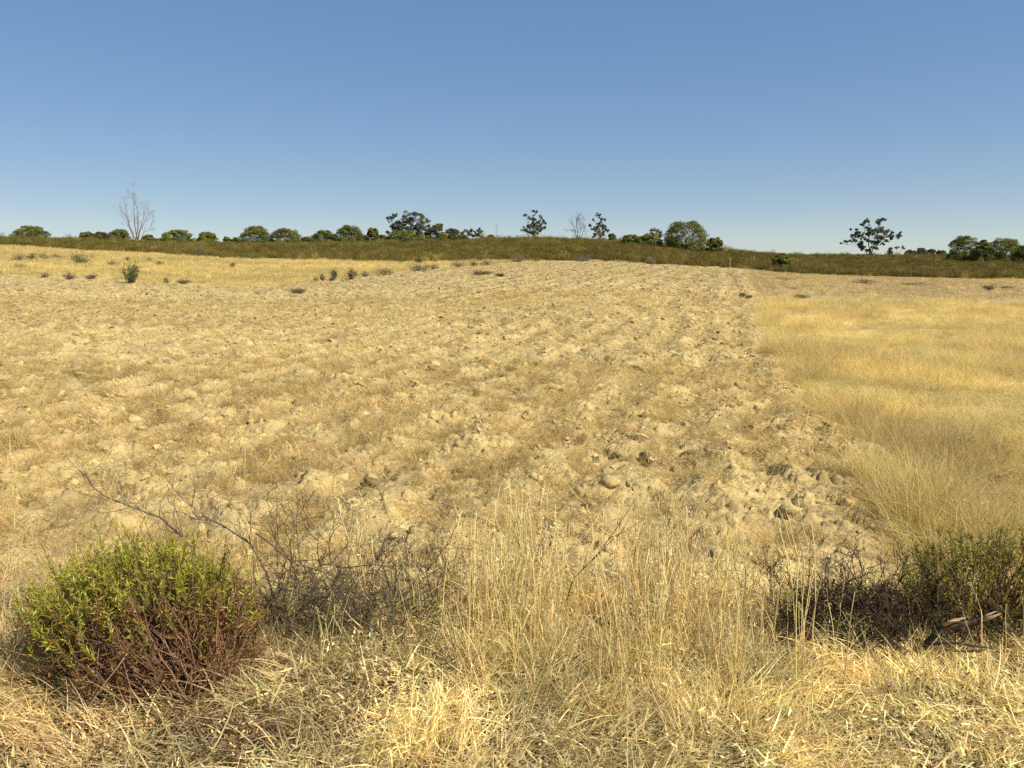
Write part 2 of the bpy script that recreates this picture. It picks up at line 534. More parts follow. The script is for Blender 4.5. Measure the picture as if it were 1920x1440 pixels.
def spread(Y0, Y1, dens, wid=0.73, pad=0.8, xmin=-1e9, xmax=1e9, power=0.0):
    """random points between two depths, dens per square metre (thinner with depth when power > 0)"""
    hw = lambda Y: wid * Y + pad
    A = (hw(Y0) + hw(Y1)) * (Y1 - Y0)
    n = int(A * dens)
    u = rng.uniform(0, 1, n)
    a, b = wid, hw(Y0)
    T = 0.5 * a * (Y1 - Y0) ** 2 + b * (Y1 - Y0)
    q = (-b + np.sqrt(b * b + 2 * a * u * T)) / a
    Y = Y0 + q
    x = rng.uniform(-1, 1, n) * hw(Y)
    m = (x > xmin) & (x < xmax)
    if power: m &= rng.uniform(0, 1, n) < (Y0 / Y) ** power
    return x[m], Y[m]

def tints(n, amt=0.2, hue=0.06):
    return (1 + amt * rng.uniform(-1, 1, (n, 1))) * (1 + hue * rng.uniform(-1, 1, (n, 3)))

# pieces
def disc(n, r):
    a = rng.uniform(0, 2 * np.pi, n); q = r * np.sqrt(rng.uniform(0, 1, n))
    return np.stack([q * np.cos(a), q * np.sin(a), np.zeros(n)], 1)

def mk_litter(n=46, r=0.22, L=(0.08, 0.32), w=(0.0022, 0.0052), col=STRAW, cv=.3):
    def f(mb):
        b = disc(n, r); b[:, 2] = rng.uniform(0, 0.05, n) - 0.005
        blades(mb, b, rng.uniform(0, 6.28, n), rng.normal(1.38, 0.22, n), rng.normal(0.05, 0.4 + cv, n),
               rng.uniform(*L, n) * rng.uniform(.5, 1, n), rng.uniform(*w, n), jit(col, n, 0.45, 0.07), 3, 3)
    return f

def mk_matted(n=60, r=0.13, L=(0.16, 0.42), w=(0.0018, 0.004), col=STRAW):
    def f(mb):
        b = disc(n, r)
        blades(mb, b, rng.normal(0, 0.55, n), rng.normal(0.75, 0.25, n), rng.normal(0.85, 0.3, n),
               rng.uniform(*L, n), rng.uniform(*w, n), jit(col, n, 0.35, 0.08), 4, 2)
    return f

def mk_upright(n=60, r=0.09, L=(0.15, 0.42), w=(0.002, 0.0046), col=STRAW, lean=0.35, curl=0.5, K=4):
    def f(mb):
        b = disc(n, r); az = np.arctan2(b[:, 1], b[:, 0]) + rng.normal(0, 0.7, n)
        blades(mb, b, az, np.abs(rng.normal(0, lean, n)), rng.normal(curl, 0.35, n),
               rng.uniform(*L, n), rng.uniform(*w, n), jit(col, n, 0.35, 0.08), K, 2)
    return f

def mk_stalks(n=3, r=0.05, H=(0.38, 0.66), heads=True):
    def f(mb):
        for i in range(n):
            h = rng.uniform(*H); az = rng.uniform(0, 6.28); ln = abs(rng.normal(0, 0.16))
            p0 = np.append(rng.normal(0, r, 2), 0.0)
            p1 = p0 + np.array((math.cos(az) * h * math.sin(ln), math.sin(az) * h * math.sin(ln), h * math.cos(ln)))
            pts = bend(p0, p1, 6, 0.06, 0.008)
            c = jit((0.78, 0.63, 0.30), 1, 0.25, 0.06)[0]
            tube(mb, pts, np.linspace(0.0031, 0.0014, 6), c, 3)
            for q in range(2):                         # dry leaf blades that hang off the stalk
                k_ = rng.integers(1, 4)
                blades(mb, pts[k_][None], np.array([rng.uniform(0, 6.28)]), np.array([rng.uniform(.3, .8)]), np.array([rng.uniform(.8, 1.8)]),
                       np.array([rng.uniform(.1, .22)]), np.array([.005]), jit(STRAW, 1, .2), 4, 2)
            if heads and rng.random() < 0.6:
                m = rng.integers(5, 11)
                bp = pts[-1] + (pts[-2] - pts[-1]) * rng.uniform(0, 1.0, (m, 1)) + rng.normal(0, 0.012, (m, 3))
                dd = rng.normal(0, 0.5, (m, 3)) + np.array((0, 0, -0.6))
                leaves(mb, bp, dd, rng.uniform(.014, .026, m), rng.uniform(.004, .008, m), jit((0.74, 0.60, 0.33), m, .2), .2)
    return f

def mk_clod(sz=1.0):
    def f(mb):
        import bmesh
        bm = bmesh.new(); bmesh.ops.create_icosphere(bm, subdivisions=2, radius=1.0)
        v = np.array([p.co[:] for p in bm.verts]); fc = np.array([[q.index for q in p.verts] for p in bm.faces]); bm.free()
        v = v * (0.8 + 0.75 * fbm(v[:, 0] * 1.3 + rng.uniform(0, 50), v[:, 1] * 1.3 + v[:, 2] * 1.7, 7, 3))[:, None]
        for q in range(9):                            # broken faces: cut by random planes
            nrm = rng.normal(size=3); nrm /= np.linalg.norm(nrm); d = rng.uniform(0.45, 0.85)
            e = v @ nrm - d
            v = v - np.where(e > 0, e, 0)[:, None] * nrm
        v = v * (1 + 0.22 * (rng.random((len(v), 1)) - .5)) * np.array((1, rng.uniform(.6, .95), rng.uniform(.4, .7)))
        mb.add(v * sz, fc, SOIL * 1.02)
    return f

P_VERGE = protos('verge_straw', [mk_litter(36, .24, (.05, .32), (.0036, .0098), np.array((.80, .65, .31)), .4) for i in range(6)] + [mk_matted(42, .17, (.12, .34), (.0034, .0085), np.array((.78, .63, .29))) for i in range(6)], M_GRASS_I)
P_LITTER = protos('straw_bits', [mk_litter() for i in range(5)], M_GRASS_I)
P_MATTED = protos('matted_grass', [mk_matted() for i in range(5)], M_GRASS_I)
P_UP = protos('grass_tuft', [mk_upright(42, w=(.003, .0075), col=np.array((.76, .60, .265))) for i in range(6)], M_GRASS_I)
P_STALK = protos('stalk', [mk_stalks(5, .05) for i in range(8)], M_GRASS_I)
P_SOFT = protos('soft_grass', [mk_upright(110, 0.15, (0.12, 0.44), (0.0017, 0.0036), GOLD, 0.5, 1.15, 4) for i in range(5)], M_GRASS_I)
P_FAR = protos('grass_clump', [mk_upright(70, 0.36, (0.18, 0.5), (0.008, 0.018), GOLD, 0.3, 0.5, 3) for i in range(5)], M_GRASS_I)
P_FARMAT = protos('flat_clump', [mk_matted(40, 0.3, (0.2, 0.5), (0.008, 0.018)) for i in range(4)], M_GRASS_I)
def mk_scrub(mix):
    def f(mb):
        n = 110; b = disc(n, 0.45); az = rng.uniform(0, 6.28, n)
        c = jit(OLIVE, n, 0.35, 0.12); c[rng.random(n) < mix] = np.array((0.19, 0.138, 0.05))
        blades(mb, b, az, np.abs(rng.normal(0, 0.22, n)), rng.normal(0.15, 0.2, n), rng.uniform(0.45, 1.05, n), rng.uniform(0.010, 0.024, n), c, 2, 2)
        m = 50; p = disc(m, 0.45); p[:, 2] = rng.uniform(0.3, 0.85, m)
        leaves(mb, p, rng.normal(0, 1, (m, 3)) + np.array((0, 0, .8)), rng.uniform(.08, .2, m), rng.uniform(.03, .06, m), jit(OLIVE, m, .35, .12))
    return f
P_SCRUB = protos('scrub_clump', [mk_scrub(q) for q in (.1, .2, .3, .45, .6)], M_SCRUB_I)
P_CLOD = protos('clod', [mk_clod() for i in range(7)], M_CLOD_I)

# --- the heath on the ridge
x, y = spread(96, 208, 1.9, 0.80, 2)
ms = m_scrub(x, y); ridge = colval(cYr, x, y)
keep = (ms > rng.uniform(0.15, 0.95, len(x))) & (y < ridge + 14)
keep &= ~((fbm(x * 0.16, y * 0.5, 57, 3) > 0.645) & (rng.random(len(x)) < 0.93))
x, y = x[keep], y[keep]
pt = fbm(x * 0.05, y * 0.09, 91, 4)[:, None]; pt2 = fbm(x * 0.3, y * 0.3, 92, 3)[:, None]
tn = tints(len(x), 0.3, 0.06) * (0.5 + 1.0 * pt2) * np.where(rng.random((len(x), 1)) < .05, np.array((2.0, 1.9, 2.4)), 1)
tn = tn * (np.array((1.02, 0.99, 0.9)) * sstep(0.4, 0.62, pt) + np.array((0.95, 1.03, 0.9)) * (1 - sstep(0.4, 0.62, pt)))
hs = rng.uniform(0.6, 1.05, len(x)) * (0.55 + 0.75 * pt2[:, 0]) * np.where(rng.random(len(x)) < .04, 1.7, 1)
scatter('heath_scrub', P_SCRUB, x, y, np.stack([rng.uniform(.9, 1.5, len(x)), rng.uniform(.9, 1.5, len(x)), hs], 1), tn,
        'low brown green heath covering the ridge behind the fields', 'heath', z=zbase(x, y), sink=0.05)

# --- yellow grass on the left slope
x, y = spread(50, 116, 3.4, 0.74, 2, xmax=6)
keep = (m_field(x, y) < 0.4) & (m_scrub(x, y) < rng.uniform(0.2, 0.9, len(x))) & (y > colval(cYf, x, y) - 5)
x, y = x[keep], y[keep]
pt = fbm(x * 0.12, y * 0.2, 95, 4)[:, None]
tn = tints(len(x), 0.15, 0.04) * (0.72 + 0.5 * pt) * np.array((.95, .95, 1.0))
scatter('slope_grass', P_FAR, x, y, np.stack([rng.uniform(.9, 1.5, len(x)), rng.uniform(.9, 1.5, len(x)), rng.uniform(.5, 1.0, len(x))], 1), tn,
        'bright yellow dry grass on the left slope below the ridge', 'grass', sink=0.03)

# --- tall golden grass right of the ploughed ground
def right_part(x, y): return (x > edge_x(x, y) + 0.03) & (m_scrub(x, y) < 0.5)
xs, ys = spread(3.6, 16, 62, 0.73, 0.5, xmin=1.7)
x2, y2 = spread(16, 34, 19, 0.73, 0.5, xmin=4)
x, y = np.concatenate([xs, x2]), np.concatenate([ys, y2])
pt = fbm(x * 0.55, y * 0.32, 101, 4)
edge = sstep(1.6, 0.1, x - edge_x(x, y))
keep = right_part(x, y) & (rng.random(len(x)) < 0.7 * edge + 0.6 + 1.3 * sstep(0.34, 0.62, pt))
x, y, pt = x[keep], y[keep], pt[keep]
brown = sstep(0.48, 0.34, fbm(x * 1.3 + 7, y * 0.8, 103, 4))[:, None]
tn = tints(len(x), 0.16, 0.04) * (1 - brown * np.array((0.10, 0.14, 0.12)))
edge = sstep(1.2, 0.0, x - edge_x(x, y))
wd_, wr_ = worley(x * .95, y * .75, 19)
tn = tn * (0.88 + 0.26 * wr_)[:, None]
tn = tn * (0.9 + 0.2 * sstep(.3, .7, fbm(x * 1.1, y * .8, 107, 3)))[:, None]
h = rng.uniform(.5, 1.1, len(x)) * (0.65 + .6 * wr_) * (1.1 - .5 * wd_) * (0.6 + 0.5 * sstep(0.3, 0.6, pt)) * (1 + 0.5 * edge)
scatter('tall_dry_grass', P_SOFT, x, y, np.stack([np.ones(len(x)), np.ones(len(x)), h], 1), tn,
        'golden knee high dry grass right of the ploughed ground', 'grass', tilt=0.22, sink=0.01)
x, y = spread(30, 99, 3.6, 0.74, 1, xmin=7)
pt = fbm(x * 0.16, y * 0.09, 105, 4)
thin = sstep(19, 40, y + (pt - .5) * 40)
keep = right_part(x, y) & (rng.random(len(x)) < (0.4 + 1.3 * sstep(.35, .6, pt)) * (1 - 0.86 * thin))
x, y = x[keep], y[keep]
brown = sstep(0.52, 0.36, fbm(x * 0.3 + 7, y * 0.2, 103, 4))[:, None]
tn = tints(len(x), 0.16, 0.04) * (1 - brown * np.array((0.10, 0.14, 0.12)))
scatter('thin_dry_grass', P_FAR, x, y, np.stack([rng.uniform(.7, 1.2, len(x)), rng.uniform(.7, 1.2, len(x)), rng.uniform(.4, .8, len(x))], 1), tn,
        'thin patchy yellow grass toward the far end of the right field', 'grass', sink=0.02)
# brown stubble of the far right strip and the weeds along the heath
x, y = spread(40, 100, 2.2, 0.74, 1, xmin=9)
keep = right_part(x, y) & (rng.random(len(x)) < sstep(24, 42, y))
x, y = x[keep], y[keep]
tn = tints(len(x), 0.25, 0.05) * np.array((0.66, 0.58, 0.62))
scatter('stubble', P_FARMAT, x, y, np.stack([rng.uniform(.4, 1, len(x))] * 2 + [rng.uniform(.25, .6, len(x))], 1), tn,
        'brown stubble in faint rows at the far end of the right field', 'stubble', sink=0.02)

# --- clods, straw and matted tufts on the ploughed ground
x1, y1 = spread(3.6, 14, 150, 0.73, 0.5); x2, y2 = spread(14, 40, 22, 0.73, 0.5); x3, y3 = spread(40, 100, 2.2, 0.74, 1)
x, y = np.concatenate([x1, x2, x3]), np.concatenate([y1, y2, y3])
keep = (m_field(x, y) > 0.6) & (rng.random(len(x)) < 0.25 + 1.3 * sstep(.42, .62, fbm(x * .8, y * .8, 111, 4)))
x, y = x[keep], y[keep]
s = 0.007 + 0.05 * rng.random(len(x)) ** 4
s = s * np.where(y > 14, 1.5, 1) * np.where(y > 40, 1.7, 1)
tn = tints(len(x), 0.2, 0.04)
scatter('soil_clods', P_CLOD, x, y, s, tn, 'broken pale clods of ploughed soil all over the field', 'soil', tilt=0.5, sink=s * .25)

x1, y1 = spread(5, 42, 11, 0.73, 0.5); x2, y2 = spread(42, 100, 2, 0.74, 1)
x, y = np.concatenate([x1, x2]), np.concatenate([y1, y2])
keep = m_field(x, y) > 0.7
x, y = x[keep], y[keep]
s = (0.03 + 0.08 * rng.random(len(x)) ** 2) * np.where(y > 42, 1.35, 1)
scatter('turned_sods', P_CLOD, x, y, np.stack([s, s, s * rng.uniform(.5, 1, len(x))], 1), tints(len(x), 0.25, 0.04) * np.where(rng.random((len(x), 1)) < .35, .5, .95),
        'bigger turned sods lying in rough rows on the ploughed ground', 'soil', tilt=0.4, sink=s * .2)

def field_pts(d1, d2, d3, seed, lo, hi):
    x1, y1 = spread(3.5, 13, d1, 0.73, 0.5); x2, y2 = spread(13, 36, d2, 0.73, 0.5); x3, y3 = spread(36, 101, d3, 0.74, 1)
    x, y = np.concatenate([x1, x2, x3]), np.concatenate([y1, y2, y3])
    row = 0.5 + 0.5 * np.sin((x * 0.965 - y * 0.26) * 2 * np.pi / 1.5 + 3 * fbm(x * .3, y * .3, 12, 2))
    keep = (m_field(x, y) > 0.7) & (rng.random(len(x)) < sstep(lo, hi, fbm(x * 3.6, y * 3.6, seed, 3)) * (1 - .45 * row * sstep(9, 20, y)))
    return x[keep], y[keep]
x, y = field_pts(56, 12, 0, 121, 0.32, 0.66)
tn = tints(len(x), 0.25, 0.05) * np.array((1.0, 0.90, 0.80)) * np.where(rng.random((len(x), 1)) < .2, .5, 1)
scatter('straw_litter', P_LITTER, x, y, rng.uniform(.5, 1.15, len(x)) * np.where(y > 13, 1.5, 1), tn,
        'loose straw strewn over the ploughed soil', 'straw', tilt=0.12)
x, y = field_pts(56, 12, 0, 131, 0.34, 0.66)
tn = tints(len(x), 0.3, 0.05) * np.where(rng.random((len(x), 1)) < .3, .5, 1) * (np.array((0.96, 0.84, 0.70)) * (0.72 + 0.5 * fbm(x * .5, y * .5, 5, 2)[:, None]))
scatter('matted_grass', P_MATTED, x, y, rng.uniform(.25, .85, len(x)) * np.where(y > 13, 1.15, 1), tn,
        'flattened tufts of dead grass turned over by the plough', 'grass', yaw=rng.normal(2.6, 1.2, len(x)), tilt=0.2, sink=0.02)
x1, y1 = spread(30, 101, 4.8, 0.74, 1)
row = 0.5 + 0.5 * np.sin((x1 * 0.965 - y1 * 0.26) * 2 * np.pi / 2.4 + 3 * fbm(x1 * .15, y1 * .15, 12, 2))
keep = (m_field(x1, y1) > 0.4) & (rng.random(len(x1)) < 1 - .62 * row)
x, y = x1[keep], y1[keep]
tn = tints(len(x), 0.3, 0.06) * np.array((0.72, 0.64, 0.53)) * np.where(rng.random((len(x), 1)) < .45, .4, 1)
scatter('far_field_straw', P_FARMAT, x, y, np.stack([rng.uniform(.2, .65, len(x))] * 2 + [rng.uniform(.2, .45, len(x))], 1), tn,
        'brown straw turned into the far ploughed ground', 'straw', sink=0.02)

# --- the verge in front
x, y = spread(1.7, 4.5, 215, 0.75, 0.4)
keep = rng.random(len(x)) < sstep(4.05, 3.35, y + (fbm(x * 1.4, y * 1.4, 8, 3) - .5) * .8)
x, y = x[keep], y[keep]
tn = tints(len(x), 0.38, 0.06) * (0.72 + 0.6 * worley(x * 3.2, y * 3.2, 29)[1])[:, None]
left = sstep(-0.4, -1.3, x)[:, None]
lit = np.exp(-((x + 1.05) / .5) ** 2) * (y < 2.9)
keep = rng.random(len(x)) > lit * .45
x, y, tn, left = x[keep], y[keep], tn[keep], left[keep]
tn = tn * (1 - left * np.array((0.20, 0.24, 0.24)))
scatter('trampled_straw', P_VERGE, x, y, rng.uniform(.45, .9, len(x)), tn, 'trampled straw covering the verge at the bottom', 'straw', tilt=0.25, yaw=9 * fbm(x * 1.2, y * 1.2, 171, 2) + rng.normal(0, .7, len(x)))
x, y = spread(1.7, 3.4, 130, 0.75, 0.4)
keep = rng.random(len(x)) < .3 + 1.0 * sstep(.4, .62, fbm(x * 2.6, y * 2.6, 181, 3))
x, y = x[keep], y[keep]
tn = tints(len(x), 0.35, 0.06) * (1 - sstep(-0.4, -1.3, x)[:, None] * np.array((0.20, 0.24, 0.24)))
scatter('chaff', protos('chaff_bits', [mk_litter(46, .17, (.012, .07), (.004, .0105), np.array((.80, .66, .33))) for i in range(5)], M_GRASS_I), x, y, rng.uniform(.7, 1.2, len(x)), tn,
        'broken straw and chaff lying on the bottom of the verge', 'chaff', tilt=.15, sink=-.015)
x, y = spread(2.3, 4.2, 80, 0.75, 0.4)
zone = sstep(2.45, 2.9, y + .2 * np.sin(x * 2)) * sstep(3.95, 3.3, y)
zone = zone * (1 - .8 * np.exp(-((x - 1.7) / .5) ** 4) * (y < 3.35)) * (1 - .5 * np.exp(-((x + .66) / .42) ** 4) * (y > 3.0)) * (1 - .8 * np.exp(-((x + 1.4) / .5) ** 4))
keep = rng.random(len(x)) < zone * (0.25 + 1.0 * sstep(.35, .6, fbm(x * 1.7, y * 1.7, 141, 3)))
x, y = x[keep], y[keep]
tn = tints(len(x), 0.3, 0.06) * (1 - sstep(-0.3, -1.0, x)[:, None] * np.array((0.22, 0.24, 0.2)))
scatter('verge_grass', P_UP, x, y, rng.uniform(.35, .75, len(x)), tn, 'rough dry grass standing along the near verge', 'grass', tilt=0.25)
x, y = spread(2.6, 3.85, 85, 0.75, 0.4)
cl = np.exp(-((x + .02) / .22) ** 2) + 1.2 * np.exp(-((x - .62) / .35) ** 2) + .5 * np.exp(-((x - 1.05) / .3) ** 2) + .16 + .35 * np.exp(-((x + 2.2) / .25) ** 2)
keep = rng.random(len(x)) < cl * 0.75 * sstep(2.55, 2.85, y) * np.where((x > 1.2) & (x < 2.4), .25, 1)
x, y = x[keep], y[keep]
tn = tints(len(x), 0.2, 0.04) * 1.08
scatter('tall_stalks', P_STALK, x, y, rng.uniform(.5, 1.0, len(x)), tn, 'tall pale grass stalks standing up from the verge', 'grass', tilt=0.13)

# ------------------------------------------------------------------ trees on the ridge
def ground_at(px, Y):
    dx, dy, dz = ray(px, 480)
    x = dx * Y / dy
    return x, float(zbase(x, Y))

def size(px_len, Y): return px_len * Y / F / 1.01

def puff(mb, c, r, n, leaf, col, amt=0.3, up=0.3, flat=0.75, hue=0.1, droop=0.0):
    """a clump of leaves filling a flattened ball, denser toward its skin"""
    d = rng.normal(size=(n, 3)); d /= np.linalg.norm(d, axis=1, keepdims=True)
    d[:, 2] = np.where((d[:, 2] < -0.35) & (rng.random(n) < .6), -d[:, 2], d[:, 2])
    rad = r * rng.uniform(0.62, 1.04, (n, 1))
    p = c + d * rad * np.array((1, 1, flat))
    dd = d * .25 + rng.normal(0, 0.75, (n, 3)) + np.array((0, 0, up * .4 - droop))
    leaves(mb, p - dd * leaf * .4, dd, rng.uniform(.6, 1.3, n) * leaf, rng.uniform(.4, .75, n) * leaf, jit(col, n, amt, hue), .1, d)

def pine(label, px0, px1, top, base, Y, lean=0.0, col=PINE, lobes=None, trunk=True, dens=1.0, low=0.12, brown=0.0):
    """umbrella-shaped bushy pine: its crown is many needle clumps on a crooked trunk with limbs"""
    Wm = size(px1 - px0, Y); pc = (px0 + px1) / 2
    x, zg = ground_at(pc, Y)
    ztop = at(pc, top, Y)[2]; H = max(1.2, ztop - zg)
    root = thing('pine_tree', label, 'pine tree', (x, Y, zg), 'bushy pines along the ridge')
    R = Wm / 2 * 1.08
    n = int(28 + 8 * Wm)
    cs_ = []
    mb = MB()
    for i in range(n):
        a = rng.uniform(0, 2 * np.pi); u = rng.uniform(0, 1)
        e = u ** 0.6
        q = math.sqrt(max(0, 1 - (e * 0.98) ** 2.6)) * rng.uniform(.8, 1.0)
        r = rng.uniform(0.11, 0.24) * min(R, H * .8) + 0.10
        c = np.array((math.cos(a) * q * (R - r * .8) + lean * e * R, math.sin(a) * q * (R - r * .8), H * low + (H * (1 - low) - r * .62) * e))
        c[2] += rng.normal(0, 0.05) * H
        c[2] = min(c[2], H - r * .5)
        cc = col * rng.uniform(.7, 1.25) * np.array((rng.uniform(.88, 1.18), 1, rng.uniform(.8, 1.1)))
        if rng.random() < brown: cc = np.array((0.13, 0.10, 0.07)) * rng.uniform(.7, 1.2)
        puff(mb, c, r, int(150 * dens), 0.18, cc, up=.5, flat=.62)
        cs_.append((c, r))
    for i in range(int(6 + 2.2 * Wm)):
        a = rng.uniform(0, 6.28); r = rng.uniform(.16, .25) * min(R, H * .8) + .1
        c = np.array((math.cos(a) * R * .72, math.sin(a) * R * .72, H * rng.uniform(low * .8, low + .22)))
        puff(mb, c, r, int(130 * dens), .24, col * rng.uniform(.6, 1.0), up=.3)
    puff(mb, np.array((lean * R * .4, 0, H * (low + .3))), min(R, H) * .5, int(260 * dens), .3, col * .8)
    mb.build('crown', M_CROWN, root)
    if trunk:
        tb = MB()
        k_ = rng.normal(0, .06 * R, 2)
        fork = np.array((k_[0], k_[1], H * max(.16, low * .8)))
        tube(tb, bend((0, 0, -0.3), fork, 5, .1, .03), np.linspace(.05 * H ** .8, .036 * H ** .8, 5), DARK_WOOD * 1.6, 7)
        for c, r in sorted(cs_, key=lambda q: rng.random())[:9]:
            tube(tb, bend(fork, c, 5, .25, .04), np.linspace(.024 * H ** .8, .008, 5), DARK_WOOD * 1.8, 5)
        tb.build('trunk', M_BARK, root)
    return root

PG = PINE * np.array((1.1, 1.12, .9))
pine('wide low dark green pine mound nearest the left edge of the skyline', 25, 92, 424, 447, 150, lean=.15)
pine('low round pine at the left end of the row beside the tall bare dead tree', 151, 180, 434, 450, 152, col=PINE * .85)
pine('flat dull pine squeezed between two others left of the bare tree', 174, 210, 435, 451, 154, col=PINE * .75, brown=.3)
pine('taller pine directly behind the left side of the bare dead tree', 206, 247, 430, 452, 156)
pine('small low pine just right of the base of the bare dead tree', 268, 294, 440, 453, 152, col=PINE * .9)
pine('broad rounded pine standing alone right of the bare dead tree', 303, 370, 431, 456, 150, col=PG)
pine('compact round pine on its own between two wider pines on the left', 371, 412, 435, 456, 152, col=PG)
pine('very small low bush pine between the compact round pine and the big pair', 419, 436, 444, 456, 158)
pine('low flat pine tucked against the left side of the big pair', 432, 455, 445, 457, 158, col=PG)
pine('large domed pine, left one of the touching pair left of centre', 451, 512, 424, 459, 150, brown=.12)
pine('wide pine, right one of the touching pair left of centre', 504, 567, 428, 459, 151, brown=.1)
pine('spreading pine with a slanting left side, left of a taller domed pine', 582, 637, 432, 456, 152, brown=.1)
pine('taller domed pine leaning over its neighbour on its left', 625, 682, 422, 455, 153, lean=.15)
pine('narrow upright pine right of the taller domed pine', 686, 714, 427, 451, 155, col=PINE * .95)
pine('low spreading pine in front of the big dense gum tree', 722, 790, 432, 454, 150, col=PG, low=.1)
pine('pale yellow green low bush below the big dense gum tree', 780, 800, 440, 455, 146, col=PINE * np.array((1.6, 1.5, 1.3)), low=.05, trunk=True)
pine('brown tinged bushy tree touching the right side of the big gum', 796, 836, 421, 452, 156, col=np.array((.10, .095, .04)), brown=.25)
pine('reddish brown rounded bush sloping down right of the brown tinged tree', 832, 866, 428, 451, 154, col=np.array((.10, .085, .042)), brown=.5)
pine('bright green low bush at the foot of the brown tinged tree', 822, 842, 436, 452, 150, col=PG * 1.2, low=.05)
pine('tiny round bush on the skyline left of the two thin bare poles', 910, 930, 440, 449, 160)
pine('tiny round bush on the skyline right of the airy gum', 1138, 1156, 438, 449, 166, col=PINE * .9)
pine('low bushy pine with dark gaps left of its paler neighbour', 1163, 1206, 440, 470, 140, col=PG, low=.12)
pine('paler yellow green bushy pine next to the biggest pine', 1192, 1242, 438, 472, 138, col=PG * np.array((1.25, 1.15, 1.1)), low=.12, brown=.1)
for (a, b, t, v, Y, lb) in ((560, 592, 444, 458, 160, 'low dark bush filling the gap right of the big domed pair'), (676, 694, 441, 453, 158, 'low bush between the taller domed pine and the narrow upright one'),
                            (706, 730, 440, 453, 160, 'low dark bush left of the spreading pine below the thin gum'), (858, 880, 440, 452, 158, 'low olive bush between the reddish brown bush and the low gum'),
                            (838, 862, 439, 452, 150, 'low dull green bush in front of the reddish brown bush'), (288, 312, 446, 456, 154, 'low bush left of the broad rounded pine standing alone')):
    pine(lb, a, b, t, v, Y, col=PINE * rng.uniform(.65, .95), low=.05)
big = pine('biggest pine of all with a broad bright green crown over a dark lower skirt', 1242, 1328, 414, 473, 135, col=PG * .85, lobes=56, low=.16)
pine('small round dark green pine at the right foot of the biggest pine', 1321, 1357, 445, 474, 136, col=PINE * .95, low=.08)
pine('lone round green bush low in the heath well right of the biggest pine', 1446, 1487, 475, 498, 112, col=PG * np.array((1.1, 1.05, 1.2)), low=.02)
pine('small round dark tree just right of the spreading gum', 1663, 1674, 464, 476, 215, col=GUM * .9)
for (a, b, t, lb) in ((1694, 1720, 468, 'far dark low bush nearest the spreading gum'), (1712, 1738, 465, 'far dark bush, highest of the small row right of the spreading gum'),
                      (1734, 1756, 467, 'far dark low bush in the middle of the small row'), (1752, 1776, 469, 'far dark low bush touching the round pine on the right')):
    pine(lb, a, b, t, 474, 210, col=GUM * .75, low=.05)
pine('tall rounded pine, left one of the group at the right edge', 1776, 1832, 442, 484, 150, col=PG, low=.12)
pine('darker narrow pine in the middle of the group at the right edge', 1824, 1862, 450, 488, 146, col=PINE * .85, low=.15)
pine('wide spreading pine filling most of the right edge', 1848, 1914, 446, 488, 150, col=PG * 1.05, low=.18)
pine('half hidden low bush cut off by the right edge of the view', 1902, 1936, 460, 488, 144, col=PINE * .8, low=.05)
pine('small dark bush cut off by the left edge of the view', -12, 7, 444, 464, 112, col=PINE * .7, low=.02)

def gum(label, Y, base, clumps, trunks, col=GUM, bark=GREY_WOOD, bare=(), leaf=.24, dens=1.0):
    """eucalypt: clumps (px, row, radius px) on limbs that fork from the trunk"""
    x, zg = ground_at(base[0], Y)
    zg = max(zg, at(base[0], base[1], Y)[2] - 1.0) if False else zg
    root = thing('gum_tree', label, 'gum tree', (x, Y, zg), 'gum trees on the ridge')
    o = np.array((x, Y, zg)); mb = MB(); tb = MB(); depth = {}
    forks = []
    for (tx, ty, r) in trunks:
        p = at(tx, ty, Y) - o; p[1] = rng.normal(0, .25)
        tube(tb, bend((rng.normal(0, .1), rng.normal(0, .1), -.3), p, 6, .08, .02), np.linspace(r, r * .55, 6), bark, 6)
        forks.append((p, r * .55))
    for (bx, by) in bare:
        p = at(bx, by, Y) - o; p[1] += rng.normal(0, .6)
        f, r = min(forks, key=lambda q: np.linalg.norm(q[0] - p))
        tube(tb, bend(f * .6, p, 5, .12, .03), np.linspace(r * .7, .015, 5), bark * 1.3, 4)
    wide = max(q[0] for q in clumps) - min(q[0] for q in clumps)
    for (cx, cy, r) in clumps:
        p = at(cx, cy, Y) - o
        rr = size(r, Y) * 1.2
        p[1] += rng.uniform(-1, 1) * size(wide, Y) * .3
        f, fr = min(forks, key=lambda q: np.linalg.norm((q[0] - p) * np.array((1, .4, 1))) + (8 if q[0][2] > p[2] + .8 else 0))
        lp = bend(f, p, 6, .22, .03)
        tube(tb, lp, np.linspace(fr * .55, .018, 6), bark, 5)
        for q in (3, 4):
            if rng.random() < .7: puff(mb, lp[q] + rng.normal(0, .1, 3), rr * rng.uniform(.3, .5), 26, leaf, col * rng.uniform(.75, 1.2), amt=.4, up=0, droop=.35, flat=.75)
        n = int(90 + 260 * rr * dens)
        cc = col * rng.uniform(.75, 1.3)
        for q in range(6):
            puff(mb, p + rng.normal(0, .42, 3) * rr * np.array((1, 1, .8)), rr * rng.uniform(.28, .52), n // 6 + 12, leaf, cc, amt=.4, up=0, droop=.35, flat=.75)
    mb.build('crown', M_CROWN, root)
    tb.build('trunk', M_BARK, root)
    return root

